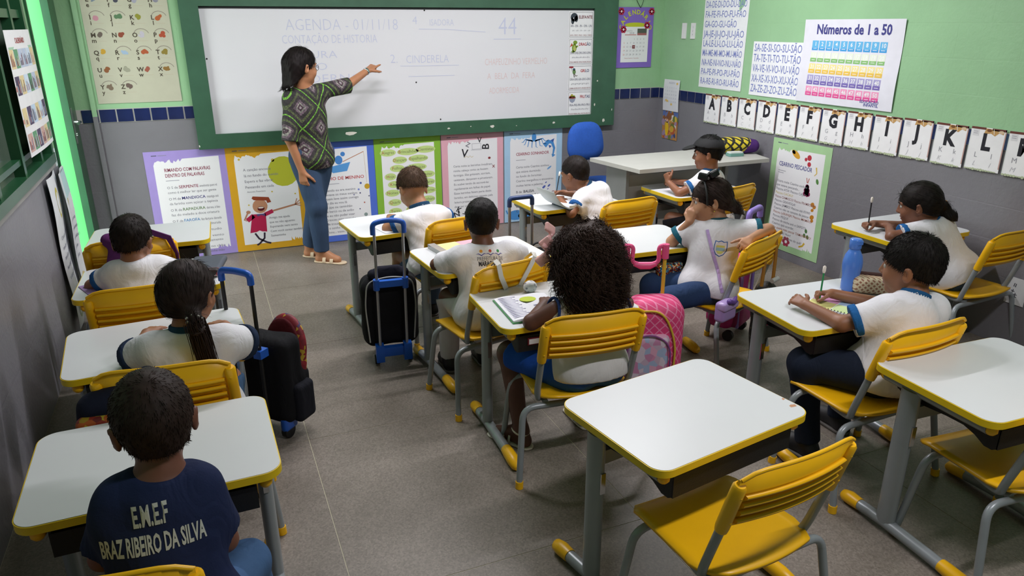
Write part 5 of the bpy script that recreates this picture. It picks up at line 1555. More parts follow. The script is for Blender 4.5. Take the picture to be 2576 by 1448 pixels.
# 5 cropped boy with print
p = person('boy with cropped black hair and a printed white shirt, straps on his chair', (1.105, 2.93, .42), (.985, 3.02, .655), (1.265, 3.025, .665), (1.135, 3.06, .805), (-18, 4, 0), 1.0,
    dict(L=dict(w=(1.07, 3.22, .628), e=(.925, 3.11, .612), d=(.5, 1, .1), pose='relax'), R=dict(w=(1.30, 3.20, .625), e=(1.355, 3.09, .607), d=(-.2, 1, 0), pose='flat')),
    skin_c='6c4536', cuff=None, collar=None, pants='c9c6cc', hair=dict(style='crop', c='14100f', thick=.0045, len=.006, lift=.3, n=3600, r=.0012, line=(-.010, .45)), seed=15, vox=.0055, hem=.12, sleeve=.78, sleeve_r=.053)
y0 = .0
it = [('PREFEITURA DE', .0, .0, .026, '6a6c78', -.005, .125), ('MARACANAÚ', -.003, -.024, .030, '3a3a40', .03, .11)]
for k, c in enumerate(('d8963a', 'b84a3a', '3a8a4a')):
    cx = -.042 + .042 * k
    it.append(('poly', [(cx + .007 * cos(a), .044 + .007 * sin(a)) for a in [2 * pi * j / 12 for j in range(12)]], c))
    it.append(('poly', [(cx - .024, .030), (cx - .012, .034), (cx, .026), (cx + .012, .034), (cx + .024, .030), (cx + .012, .0305), (cx, .0215), (cx - .012, .0305)], '4a4a9a'))
print_on(p, it, p['hip'] + p['up'] * .225 - p['fw'] * .1 + p['rt'] * .005, p['rt'], p['up'])
# 6 curly girl
p = person('girl with big curly dark hair, white sleeveless top and royal blue shorts', (1.265, 2.235, .42), (1.125, 2.255, .665), (1.40, 2.245, .655), (1.265, 2.295, .835), (6, 8, 0), 1.05,
    dict(L=dict(w=(1.16, 2.43, .622), e=(1.045, 2.30, .612), d=(.6, 1, 0), pose='flat'), R=dict(w=(1.36, 2.47, .622), e=(1.475, 2.33, .612), d=(-.3, 1, 0), pose='flat')),
    dict(L=((1.04, 2.50, .40), (1.06, 2.43, .075), (1.00, 2.53, .03)), R=((1.36, 2.53, .41), (1.38, 2.48, .07), (1.38, 2.58, .03))),
    skin_c='5f3d33', shirt='d6d4d4', cuff=None, collar=None, pants='1f4fae', pant_to=.4, shoe=None, hair=dict(style='curly', c='33231c', n=3600), seed=16, vox=.005, hem=.058, sleeve=-1, tw=1.06, cloth_fold=.003, hsz=1.06)
off = p['off']; arm_t = cloth('1c3566')
for S0, s in ((p['arm']['L'][0], -1), (p['arm']['R'][0], 1)):
    c = S0 - p['rt'] * s * -.0 + p['rt'] * s * .012
    ring = [c + p['up'] * .054 * cos(a) - p['up'] * .008 + p['fw'] * .054 * sin(a) - p['rt'] * s * .012 * cos(a) for a in [2 * pi * k / 24 for k in range(25)]]
    MB().tube([q_ - off for q_ in ring], .006, 8).build('armhole_trim', arm_t, p['root'])
san = mat('white_sandal', 'd8d0c4', .5)
h0, kn, an, toe = p['leg']['L']; uu_ = nrm((toe - an) * np.array((1, 1, 0))); sdv = np.array((-uu_[1], uu_[0], 0))
for sd in 'LR':
    h0, kn, an, toe = p['leg'][sd]; uu_ = nrm((toe - an) * np.array((1, 1, 0))); sdv = np.array((-uu_[1], uu_[0], 0))
    so_ = Soft(); so_.rc((an - uu_ * .03) * (1, 1, 0) + (0, 0, .007), (toe + uu_ * .02) * (1, 1, 0) + (0, 0, .007), .030, .034, cuts=[((0, 0, .010), (0, 0, 1)), ((0, 0, .001), (0, 0, -1))])
    v, f = so_.mesh(.005); put('sandal_sole', v, f, san, p['root'], off=off)
    for q, hgt in ((.35, .062), (.62, .052), (.82, .046), (1.0, .042)):
        c = (an + (toe - an) * q) * np.array((1, 1, 0))
        ribbon('sandal_strap', [c + sdv * .031 * cos(a) + np.array((0, 0, .006 + hgt * max(sin(a), 0))) for a in [pi * k / 10 for k in range(11)]], .010, .003, san, p['root'], uu_, off)
    MB().tube([an + .034 * (uu_ * cos(a) + sdv * sin(a)) + np.array((0, 0, .012 * cos(a))) - off for a in [2 * pi * k / 18 for k in range(19)]], .006, 6).build('sandal_strap', san, p['root'])
bow_m = mat('pink_satin', 'eeb4b2', .3, .08, 30)
HP = p['HP']
for cx in ((-.105, .055, .095), (-.120, .06, .035)):
    c = HP(*cx); bw = Soft()
    for a in (-1, 1): bw.box(c + p['R'] @ np.array((a * .010 - .010, .004, a * .024)), (.026, .009, .019), .006, p['R'] @ basis(25 * a, 20 * a, 38 * a), k=.004)
    bw.el(c, (.010, .013, .009), p['R'], k=.004); v, f = bw.mesh(.004, fold(4, .002)); put('hair_bow', v, f, bow_m, p['root'], off=off)
# 7 boy writing near the blue chair
p = person('boy in white shirt writing below the blue office chair', (2.27, 3.85, .42), (2.125, 3.93, .64), (2.305, 4.00, .68), (2.125, 4.03, .775), (26, 14, 0), 1.0,
    dict(L=dict(w=(2.02, 4.02, .63), e=(2.03, 3.88, .57), d=(.5, 1, 0), pose='flat'), R=dict(w=(2.115, 4.16, .635), e=(2.28, 4.08, .605), d=(-.9, .35, 0), back=(.2, .5, .8), pose='grip')),
    skin_c='85583f', pants='20263a', hair=dict(style='short', c='1d1614', n=2400, len=.008, thick=.006, lift=.3), seed=17, vox=.006, collar_txt='MARACANAÚ MARACANAÚ', vcol=-10)
held(p, '2c2c30', 'dark pencil with white end in the hand of the boy below the blue chair', (.30, .25, 1))
# 8 capped boy
p = person('boy wearing a black cap, seated by the teacher table', (3.10, 3.84, .42), (3.005, 3.90, .68), (3.175, 3.98, .69), (3.075, 3.955, .855), (48, 8, 0), 1.0,
    dict(L=dict(w=(2.845, 4.05, .665), e=(2.855, 3.93, .612), d=(-.1, .5, 1), back=(-1, 0, .1), pose='fist'), R=dict(w=(2.98, 4.18, .635), e=(3.16, 4.14, .605), d=(-.9, .3, 0), back=(.2, .4, .9), pose='grip')),
    skin_c='8a5c44', pants='1a1a20', collar='23456a', cuff='235a96', hair=dict(style='short', c='0f0d0e', n=2600, thick=.012, len=.014, line=(-.002, .6)), seed=18, vox=.0055, sleeve_r=.05, collar_txt='MARACANAÚ MARACANAÚ', vcol=-30)
cp = Soft(); HP = p['HP']; R = p['R']
cp.el(HP(0, -.008, .040), (.090, .104, .078), R, k=.01)
v, f = cp.mesh(.005, cuts=[(HP(0, 0, .048), R @ nrm((0, .20, -1)))]); cap_m = mat('black_cap_cloth', '121215', .8, bump=.3, bscale=300); put('cap', v, f, cap_m, p['root'], off=p['off'])
cv = Soft(); cv.el(HP(0, .105, .052), (.068, .062, .012), R @ basis(0, 10, 0), k=.01); v, f = cv.mesh(.005, cuts=[(HP(0, .07, .06), R @ np.array((0, -1, 0)))]); put('cap_visor', v, f, cap_m, p['root'], off=p['off'])
held(p, '3a3a44', 'dark pencil in the hand of the capped boy', (.25, .1, 1), .115, '3a3a44')
# 9 headband girl, turned sideways
tie = np.array((2.37, 2.82, .80))
p = person('girl with a black bow headband turned sideways, elbow on desk and chin on hand', (2.27, 2.82, .42), (2.385, 2.755, .70), (2.225, 2.925, .70), (2.285, 2.885, .835), (62, 8, 8), 1.02,
    dict(L=dict(w=(2.34, 2.635, .70), e=(2.50, 2.695, .715), d=(-.85, -.45, -.15), back=(.1, -.3, 1), pose='drape'), R=dict(w=(2.185, 2.905, .735), e=(2.145, 2.985, .615), d=(.25, .05, 1), back=(-.8, -.5, .2), pose='fist')),
    dict(L=((2.00, 2.75, .41), (1.98, 2.80, .07), (1.90, 2.82, .03)), R=((2.02, 2.95, .41), (2.0, 3.02, .07), (1.92, 3.05, .03))),
    skin_c='b08264', pants='2a3f63', collar='1d4a56', cuff='1f5a6c', hair=dict(style='tied', c='2a1e1a', tie=tie, len=.05, n=3000, line=(-.020, .42), thick=.010, extra=[(tuple(tie), (2.41, 2.80, .73), .045, .034, .03), ((2.41, 2.80, .73), (2.42, 2.80, .66), .034, .016, .03)]), seed=19, vox=.005, sleeve_r=.055, sleeve=.72, collar_txt='MARACANAÚ', vcol=180)
HP = p['HP']; off = p['off']
MB().tube([HP(.088 * cos(a), .026, .024 + .088 * sin(a)) - off for a in [pi * (-.12 + 1.24 * k / 24) for k in range(25)]], .0055, 8).build('headband', black, p['root'])
bw = Soft(); c = HP(-.035, .005, .118)
for a in (-1, 1): bw.box(c + p['R'] @ np.array((.0, a * -.026, .012 + .004 * a)), (.016, .024, .018), .007, p['R'] @ basis(12 * a, 20 * a, 0), k=.006)
v, f = bw.mesh(.004); put('hair_bow', v, f, mat('black_satin', '19191d', .3), p['root'], off=off)
MB().ball(HP(-.080, -.004, -.042) - off, .0045, n=8).build('earring', mat('gold', 'd8b860', .25, metal=1), p['root'])
fr = p['fw']; org = p['hip'] + p['up'] * .205 + fr * .1 - p['rt'] * .042
shd = [(-.028, .036), (-.014, .032), (0, .038), (.014, .032), (.028, .036), (.031, .012), (.030, -.012), (.018, -.032), (0, -.042), (-.018, -.032), (-.030, -.012), (-.031, .012)]
sc_ = lambda q: [(x * q, y * q) for x, y in shd]
print_on(p, [('poly', sc_(1.0), '3a68b0')], org, -p['rt'], p['up'], 'emblem', .0016)
print_on(p, [('poly', sc_(.88), 'd8d4da')], org, -p['rt'], p['up'], 'emblem', .0022)
print_on(p, [('poly', [(-.018, .014), (.018, .014), (.02, .004), (-.02, .004)], 'c8c46a'), ('poly', [(-.02, .002), (.02, .002), (.02, -.012), (-.02, -.012)], '8fb4c0'), ('poly', [(-.018, -.014), (.018, -.014), (.008, -.026), (-.008, -.026)], 'c2c872')], org, -p['rt'], p['up'], 'emblem', .0028)
sp_ = []
for q in range(15):
    t_ = q / 14; o_p = p['hip'] + p['up'] * (.285 - .285 * t_) + p['rt'] * (.035 - .125 * t_)
    h_, _, _, _ = p['bvh'].ray_cast(Vector(o_p + fr * .3), Vector(-fr))
    if h_: sp_.append(np.array(h_) + fr * .003)
ribbon('bag_strap', sp_, .015, .003, mat('lilac_strap', 'b49ad0', .6), p['root'], p['rt'] + p['up'] * .6, off)
# 10 boy on the right
p = person('boy with short black hair and blue cuffs writing with a green pencil', (2.29, 1.73, .42), (2.215, 1.755, .665), (2.465, 1.735, .66), (2.375, 1.80, .808), (24, 6, 0), 1.08,
    dict(L=dict(w=(2.085, 1.995, .632), e=(2.105, 1.83, .612), d=(-.05, 1, .1), back=(-.6, 0, 1), pose='relax'), R=dict(w=(2.27, 2.045, .635), e=(2.42, 1.92, .607), d=(-.9, .45, .05), back=(.3, .2, 1), pose='grip')),
    dict(L=((2.06, 1.93, .41), (2.10, 1.90, .07), (2.08, 2.0, .03)), R=((2.36, 2.02, .41), (2.38, 2.0, .07), (2.38, 2.1, .03))),
    skin_c='8d5f46', pants='1a2233', collar='1d4f7c', cuff='205c98', hair=dict(style='short', c='15110f', n=4600, thick=.012, len=.018, line=(-.004, .50), lift=.3), seed=20, vox=.0048, tw=1.10, td=1.12, belly=1.08, hsz=1.08, sleeve_r=.053, sleeve=.74, hem=.10, collar_txt='MARACANAÚ MARACANAÚ', vcol=-35)
held(p, '2f8a55', 'green pencil with a white eraser in the right hand boy\'s hand', (.12, .10, 1), .125)
# 11 girl at the right wall
tie = np.array((3.535, 2.555, .765))
p = person('girl with a low ponytail and orange hair tie writing at the right wall', (3.60, 2.46, .42), (3.42, 2.56, .645), (3.62, 2.60, .635), (3.445, 2.635, .762), (32, 14, 0), 1.07,
    dict(L=dict(w=(3.37, 2.73, .628), e=(3.265, 2.62, .612), d=(.3, 1, 0), pose='flat'), R=dict(w=(3.335, 2.80, .632), e=(3.52, 2.76, .607), d=(-1, .1, .05), back=(.2, .2, 1), pose='grip')),
    dict(L=((3.42, 2.70, .41), (3.42, 2.74, .07), (3.42, 2.84, .03)), R=((3.60, 2.74, .41), (3.60, 2.76, .07), (3.6, 2.86, .03))),
    skin_c='7d523e', pants='263c5c', cuff='205c98', collar='1d4f7c', hair=dict(style='tied', c='17110f', tie=tie, len=.05, n=2600, line=(-.018, .60), thick=.010, extra=[(tuple(tie), (3.565, 2.54, .70), .022, .036, .03), ((3.565, 2.54, .70), (3.60, 2.515, .61), .036, .016, .03)]), seed=21, vox=.0058, sleeve_r=.052, sleeve=.7)
MB().tube([(tie - p['off']) + .025 * np.array((.35 * cos(a), -.3 * cos(a), sin(a))) + .014 * np.array((.6 * cos(a), .6 * cos(a), 0)) for a in [2 * pi * k / 16 for k in range(17)]], .006, 8).build('hair_tie', mat('orange_tie', 'd08a3a', .6), p['root'])
held(p, '26262a', 'dark pencil with white eraser in the hand of the girl at the right wall', (.03, .05, 1), .155)

# ------------------------------------------------------------------ bags
def soft_part(name, prims, m, parent, vox=.006, disp=None, cuts=()):
    sf = Soft()
    for q in prims: getattr(sf, q[0])(*q[1:-1], **q[-1]) if isinstance(q[-1], dict) else getattr(sf, q[0])(*q[1:])
    V, F = sf.mesh(vox, disp, cuts); return put(name, V, F, m, parent)
blk = cloth('141418', 'nylon'); alu = mat('aluminium', 'a9adb2', .3, metal=.8); blu = mat('blue_plastic', '1a55b4', .35, .05)

def speckled(name, cols, scale, rough=.6, metal=0.0):
    m = bpy.data.materials.new(name); m.use_nodes = True; nt = m.node_tree; b = nt.nodes['Principled BSDF']
    tc = nt.nodes.new('ShaderNodeTexCoord'); v = nt.nodes.new('ShaderNodeTexVoronoi'); v.inputs['Scale'].default_value = scale
    nt.links.new(tc.outputs['Object'], v.inputs['Vector']); sx = nt.nodes.new('ShaderNodeSeparateXYZ'); nt.links.new(v.outputs['Color'], sx.inputs[0])
    r = nt.nodes.new('ShaderNodeValToRGB'); r.color_ramp.interpolation = 'CONSTANT'; el = r.color_ramp.elements
    el[0].position = 0; el[0].color = (*lin(cols[0]), 1); el[1].position = 1 / len(cols); el[1].color = (*lin(cols[1]), 1)
    for i, c in enumerate(cols[2:]): e = el.new((i + 2) / len(cols)); e.color = (*lin(c), 1)
    nt.links.new(sx.outputs[0], r.inputs[0]); nt.links.new(r.outputs[0], b.inputs['Base Color']); b.inputs['Roughness'].default_value = rough; b.inputs['Metallic'].default_value = metal
    return m
def lattice(name, c1, c2, sc, t=.08):
    m = bpy.data.materials.new(name); m.use_nodes = True; nt = m.node_tree; b = nt.nodes['Principled BSDF']
    tc = nt.nodes.new('ShaderNodeTexCoord'); sp = nt.nodes.new('ShaderNodeSeparateXYZ'); nt.links.new(tc.outputs['Object'], sp.inputs[0])
    def M_(op, a, b2): 
        n = nt.nodes.new('ShaderNodeMath'); n.operation = op
        for i, v in enumerate((a, b2)):
            if isinstance(v, (int, float)): n.inputs[i].default_value = v
            else: nt.links.new(v, n.inputs[i])
        return n.outputs[0]
    h = M_('ADD', sp.outputs[0], sp.outputs[1])
    a, c = M_('PINGPONG', M_('MULTIPLY', M_('ADD', h, sp.outputs[2]), sc), .5), M_('PINGPONG', M_('MULTIPLY', M_('SUBTRACT', h, sp.outputs[2]), sc), .5)
    g = M_('LESS_THAN', M_('MINIMUM', a, c), t); mx = nt.nodes.new('ShaderNodeMix'); mx.data_type = 'RGBA'
    nt.links.new(g, mx.inputs[0]); mx.inputs[6].default_value = (*lin(c1), 1); mx.inputs[7].default_value = (*lin(c2), 1)
    nt.links.new(mx.outputs[2], b.inputs['Base Color']); b.inputs['Roughness'].default_value = .6
    return m

# black trolley backpack with aluminium poles and blue grip
t = thing('trolley_backpack', 'black school trolley bag with silver poles and bright blue grip in the centre aisle', 'bag', (.765, 3.40, 0), 0)
t.rotation_euler = (radians(6), 0, radians(-6)); t.scale = (.95, .93, .93)
soft_part('bag_body', [('box', (0, .125, .29), (.152, .085, .205), .06), ('box', (0, .19, .24), (.12, .07, .14), .05, None, .03)], blk, t, .006, fold(3, .003))
MB().tube(bend([(-.12, .045, .13), (-.135, .045, .35), (-.12, .045, .50), (0, .045, .522), (.12, .045, .50), (.135, .045, .35), (.12, .045, .13)], .05), .004, 6).build('piping', mat('grey_piping', 'a8a8a4', .6), t)
soft_part('top_flap', [('rc', (-.08, .10, .515), (.08, .10, .515), .03, .03), ('rc', (-.05, .10, .545), (.05, .10, .545), .016, .016)], cloth('1a1a26', 'nylon'), t, .006)
for s in (-1, 1):
    MB().tube([(s * .072, 0, .06), (s * .072, 0, .83)], .0075, 10).build('pole', alu, t)
    MB().tube([(s * .075, .0, .47), (s * .075, 0, .53)], .017, 10).build('pole_bracket', blu, t)
    MB().tube([(s * .09 - .012, .03, .028), (s * .09 + .012, .03, .028)], .028, 14).build('wheel', black, t)
    MB().box(s * .075 - .022, s * .075 + .022, -.018, .03, .03, .13).build('base_corner', blu, t)
MB().box(-.075, .075, -.012, .012, .485, .522).build('cross_bracket', blu, t)
MB().box(-.075, .075, -.01, .02, .06, .115).build('base_bar', blu, t)
MB().tube(bend([(-.078, 0, .785), (-.078, 0, .84), (-.05, 0, .852), (0, 0, .858), (.05, 0, .852), (.078, 0, .84), (.078, 0, .785)], .02), .0135, 10).build('grip', blu, t)

# open black trolley backpack, left aisle
t = thing('trolley_backpack', 'open black trolley bag with red patterned flap and blue wheels in the left aisle', 'bag', (.0, 2.935, 0), radians(-45)); t.scale = (.93, .93, .97)
soft_part('bag_body', [('box', (.09, .13, .27), (.125, .075, .20), .05), ('box', (.10, .20, .19), (.11, .05, .11), .04, None, .03)], blk, t, .006, fold(5, .004))
flap = speckled('red_patterned_cloth', ['7a1626', '8a1c2a', '6a1420', 'b8962a', '7a1626', '3a2a5a'], 48)
soft_part('front_flap', [('el', (.10, .222, .37), (.110, .040, .155), basis(0, 10, 0), .02), ('box', (.10, .205, .28), (.10, .03, .05), .025, None, .03)], flap, t, .006)
soft_part('flap_lining', [('el', (.10, .195, .39), (.092, .026, .125), basis(0, 10, 0), .01)], cloth('4a1018', 'nylon'), t, .006)
soft_part('side_pocket', [('box', (.215, .16, .16), (.030, .06, .09), .025)], cloth('191a22', 'nylon'), t, .006)
for s in (0, 1):
    x = -.01 + .155 * s
    MB().tube([(x, 0, .10), (x, 0, .77)], .0085, 10).build('pole', black, t)
    MB().box(x - .02, x + .02, -.02, .03, .42, .455).build('pole_bracket', blu, t)
    MB().tube([(x + .012, .09, .034), (x + .038, .09, .034)], .034, 16).build('wheel', black, t)
    soft_part('wheel_guard', [('box', (x + .025, .10, .07), (.018, .045, .035), .014)], blu, t, .005)
MB().tube(bend([(-.01, 0, .74), (-.01, 0, .785), (.0675, 0, .79), (.145, 0, .785), (.145, 0, .74)], .025), .0145, 10).build('grip', blu, t)

# pink trolley bag
pk = mat('pink_plastic', 'e8548c', .35); pole_y = mat('yellow_pole', 'd8b838', .4)
t = thing('trolley_backpack', 'pink lattice trolley bag with yellow poles beside the curly-haired girl', 'bag', (1.698, 2.507, 0), radians(-22))
soft_part('bag_body', [('box', (.03, -.01, .31), (.125, .095, .24), .07)], lattice('pink_lattice_cloth', 'e2407e', 'f08ab2', 22), t, .006, fold(2, .002))
soft_part('front_pocket', [('box', (-.01, -.095, .25), (.095, .035, .165), .03)], speckled('floral_cloth', ['c8b0c8', 'd890b4', 'e0a8c4', 'a8b8d8', 'd8c8d8', 'c88ab0'], 34), t, .006)
soft_part('bottom_panel', [('box', (.03, -.015, .075), (.12, .10, .04), .03)], mat('yellow_cloth', 'd8b43a', .7), t, .006)
MB().tube(bend([(.105, -.108, .10), (.11, -.112, .38), (.05, -.108, .52), (-.06, -.108, .52)], .07), .005, 6).build('piping', mat('yellow_cloth', 'd8b43a', .7), t)
MB().tube(bend([(-.105, -.13, .10), (-.105, -.132, .38), (-.01, -.130, .43), (.085, -.132, .38), (.085, -.13, .10)], .06), .004, 6).build('piping', mat('purple_piping', '8a4a8a', .6), t)
for s in (-1, 1):
    MB().tube([(s * .086, .10, .08), (s * .086, .10, .73)], .0085, 10).build('pole', pole_y, t)
    MB().tube([(s * .086, .10, .69), (s * .086, .10, .755)], .0165, 12).build('pole_cap', pk, t)
    MB().tube([(s * .10 - .012, .08, .03), (s * .10 + .012, .08, .03)], .03, 14).build('wheel', black, t)
MB().tube(bend([(-.086, .10, .75), (-.056, .10, .745), (-.06, .10, .672), (0, .10, .655), (.06, .10, .672), (.056, .10, .745), (.086, .10, .75)], .02), .0095, 10).build('handle', pk, t)
MB().tube([(-.05, .10, .664), (-.02, .10, .656), (.02, .10, .656), (.05, .10, .664)], [.010, .017, .017, .010], 12).build('grip', pk, t)

# purple handled trolley bag behind the headband girl
pu = mat('purple_plastic', '8a74c4', .4)
t = thing('trolley_backpack', 'magenta trolley bag with purple handle behind the headband girl\'s chair', 'bag', (2.66, 2.98, 0), radians(30))
soft_part('bag_body', [('box', (0, .10, .26), (.13, .085, .20), .06)], mat('magenta_cloth', 'c0247a', .6, .1, 20, bump=.3, bscale=200), t, .006, fold(8, .003))
soft_part('front_pocket', [('box', (0, .03, .17), (.10, .05, .10), .04)], mat('dark_magenta_cloth', '8e1c5e', .6, .15, 20), t, .006)
for s in (-1, 1):
    MB().tube([(s * .085, 0, .08), (s * .085, 0, .72)], .009, 10).build('pole', pu, t)
    MB().tube([(s * .10 - .012, .04, .03), (s * .10 + .012, .04, .03)], .03, 14).build('wheel', black, t)
MB().tube(bend([(-.085, 0, .68), (-.085, 0, .735), (.085, 0, .735), (.085, 0, .68)], .03), .0165, 12).build('grip', pu, t)
# black lunch bag hung on that chair
t = thing('shoulder_bag', 'black glittery bag with tan strap hung on the headband girl\'s chair', 'bag', (2.50, 2.68, 0), radians(15))
gl = speckled('black_glitter_cloth', ['121212', '161618', '1c1a16', '101012', '4a4430', '141414'], 120)
soft_part('bag_body', [('rc', (0, -.02, .40), (-.02, -.03, .30), .055, .06), ('rc', (-.02, -.03, .30), (-.10, -.06, .08), .055, .035)], gl, t, .006, fold(6, .006))
soft_part('red_lining', [('rc', (-.06, -.07, .22), (-.03, -.085, .30), .03, .035)], cloth('7a1a2a', 'nylon'), t, .006)
MB().tube(bend([(-.05, -.02, .44), (-.03, -.015, .66), (.02, .0, .735), (.06, -.01, .64), (.045, -.02, .44)], .09), .009, 8).build('strap', mat('tan_leather', 'a8742a', .6), t)
tt2 = MB(); tt2.tube([(-.02, -.055, .47), (.03, -.055, .475)], .012, 8); tt2.build('zip_edge', mat('white_trim', 'c8c8c8', .5), t)
t = thing('purse', 'small lilac purse hanging beside the headband girl\'s chair seat', 'bag', (2.20, 2.59, 0), radians(20))
soft_part('purse_body', [('box', (0, 0, .375), (.062, .028, .052), .02)], mat('lilac_vinyl', 'a88cc8', .35, .05), t, .005)
soft_part('purse_flap', [('box', (0, -.010, .405), (.064, .026, .024), .016)], mat('lilac_vinyl_light', 'b8a0d8', .3, .05), t, .005)
soft_part('bow', [('rc', (-.03, -.035, .435), (0, -.038, .425), .014, .008), ('rc', (.03, -.035, .435), (0, -.038, .425), .014, .008)], mat('purple_ribbon', '6a4a9a', .4), t, .004)

# dark blue gripped trolley near the blue chair
t = thing('trolley_backpack', 'black trolley bag with navy grip and grey poles behind the cropped-hair boy\'s desk', 'bag', (1.655, 3.80, 0), radians(2))
nv = mat('navy_plastic', '1c3566', .4)
soft_part('bag_body', [('box', (.02, -.11, .24), (.13, .085, .19), .06)], blk, t, .007, fold(9, .003))
for s in (-1, 1):
    MB().tube([(s * .073, 0, .05), (s * .073, 0, .71)], .009, 10).build('pole', alu, t)
    MB().tube([(s * .09 - .012, -.02, .03), (s * .09 + .012, -.02, .03)], .03, 14).build('wheel', black, t)
MB().tube(bend([(-.073, 0, .67), (-.073, 0, .72), (.073, 0, .72), (.073, 0, .67)], .02), .0135, 10).build('grip', nv, t)
MB().tube(bend([(.0, -.11, .42), (.03, -.12, .475), (.08, -.12, .47), (.11, -.11, .41)], .03), .006, 8).build('top_handle', black, t)

# bag and cloth hung on the left row chairs
t = thing('drawstring_bag', 'purple bag slung over the backrest of the frontmost left chair', 'bag', (-.40, 4.00, 0), radians(3))
pc = cloth('5a2a5e', 'nylon')
soft_part('bag_body', [('box', (-.05, -.25, .60), (.06, .022, .11), .02, basis(0, 0, 18), .02), ('box', (-.05, -.19, .62), (.055, .02, .09), .02, basis(0, 0, 18), .02), ('rc', (-.09, -.222, .715), (-.01, -.222, .715), .028, .026, .03)], pc, t, .006, fold(12, .006))
ribbon('bag_strap', [(.02, -.25, .72), (.10, -.246, .735), (.17, -.246, .70), (.195, -.25, .62), (.195, -.25, .52)], .03, .006, pc, t, (0, -.25, 1))
t = thing('satchel', 'dark navy bag with bright flowered pocket hung on the ponytail girl\'s chair', 'bag', (-.375, 2.262, .06), radians(-6))
nb_ = cloth('171a2c', 'nylon')
soft_part('bag_body', [('box', (0, -.03, .47), (.085, .045, .11), .045, basis(0, 0, 10)), ('rc', (.02, -.02, .55), (.12, .02, .60), .035, .03, .03)], nb_, t, .006, fold(4, .005))
soft_part('pocket', [('box', (.0, -.075, .475), (.070, .026, .060), .022)], speckled('bright_flower_cloth', ['8a2a1a', '9a7a1a', 'b09a2a', '6a1a1a', '2a2a4a', 'a8501a'], 42), t, .006)
ribbon('bag_strap', [(.03, -.03, .50), (.06, -.02, .56), (.10, .0, .605), (.13, .02, .615), (.15, .03, .56)], .03, .006, nb_, t, (1, 0, .2))
t = thing('bag_straps', 'two white straps forming a V on the yellow backrest behind the cropped-hair boy', 'strap', (1.117, 2.961, 0), radians(11.8))
wst = mat('white_webbing', 'd8d4cc', .7)
ribbon('strap', [(-.03, -.19, .56), (-.055, -.243, .60), (-.085, -.25, .66), (-.105, -.262, .722), (-.108, -.24, .735), (-.108, -.19, .70), (-.10, -.13, .55)], .022, .004, wst, t, (1, 0, .3))
ribbon('strap', [(.0, -.19, .56), (.02, -.243, .60), (.055, -.25, .66), (.085, -.262, .722), (.09, -.24, .735), (.09, -.19, .70), (.085, -.13, .55)], .022, .004, wst, t, (1, 0, -.3))

# ------------------------------------------------------------------ things on and in the desks
def flat_sheet(name, label, cat, c, yaw, wd, dp, col, prints=(), z=TOP + .0012, th=.0012, group=None):
    s = Sheet(wd, dp)
    for q in prints: getattr(s, q[0])(*q[1:])
    M = Matrix.Translation((c[0], c[1], z + th)) @ Matrix.Rotation(radians(yaw), 4, 'Z') @ Matrix.Translation((-wd / 2, -dp / 2, 0))
    return s.build(name, label, cat, M, col, th)
# open green-edged book on the curly girl's desk
t = thing('open_book', 'open textbook with a green edge under the curly-haired girl\'s left arm', 'book', (1.10, 2.475, TOP + .001), radians(-4))
MB().box(-.10, .13, -.135, .125, 0, .004).build('cover', mat('green_cover', '4a9a5a', .5), t)
pg = MB(); rings = []
for i in range(13):
    x = -.096 + .222 * i / 12; zz = .010 + .006 * sin(pi * min(1, abs(i - 6) / 6.))
    rings.append([(x, -.130, .0042), (x, .120, .0042), (x, .120, zz), (x, -.130, zz)])
pg.loft(rings, 0, True, False).build('pages', mat('book_paper', 'e6e6ec', .7), t)
pr = MB()
for k in range(15):
    y = .10 - .015 * k; x1 = -.012 - .008 * ((k * 5) % 3)
    pr.box(-.085, x1, y, y + .004, .0152, .0163)
for k in range(9): pr.box(.03, .115, -.01 - .013 * k, -.006 - .013 * k, .0152, .0163)
o_ = pr.build('printed_lines', ink('b4b2cc'), t); o_['kind'] = 'stuff'
pe = MB(); pe.prism([(.03 + .035 * cos(a), .06 + .028 * sin(a)) for a in [2 * pi * k / 16 for k in range(16)]], .0152, .0165); pe.build('printed_picture', ink('c2d24a'), t)
t = thing('pencil_pouch', 'small white patterned pouch behind the curly girl\'s open book', 'pouch', (1.195, 2.645, TOP), 0)
soft_part('pouch_body', [('el', (0, 0, .024), (.030, .026, .026))], speckled('white_print_cloth', ['e6e4e4', 'dcdcdc', 'e6e4e4', '8a8a94', 'e0e0e2', 'd8d8da'], 110), t, .004, fold(3, .002))
# pink and yellow book on the cropped boy's desk
t = thing('open_book', 'open pink and yellow book under the cropped-hair boy\'s hands', 'book', (1.145, 3.365, TOP + .001), radians(8))
MB().box(-.115, .0, -.08, .09, 0, .012).build('page_block', mat('yellow_page', 'dccf96', .6), t); MB().box(.0, .115, -.08, .09, 0, .010).build('page_block', mat('pink_page', 'e0a4b4', .6), t)
MB().box(-.155, -.118, -.085, .09, .0, .022).build('plastic_cover', mat('clear_sleeve', 'cfd0d2', .15, trans=.5), t)
flat_sheet('paper_sheet', 'white paper under the hand of the boy with light brown hair', 'paper', (.90, 3.90), 12, .15, .20, 'e6e6ec')
flat_sheet('paper_sheet', 'pinkish white paper under the capped boy\'s hands', 'paper', (2.99, 4.08), 30, .15, .20, 'e4dce2')
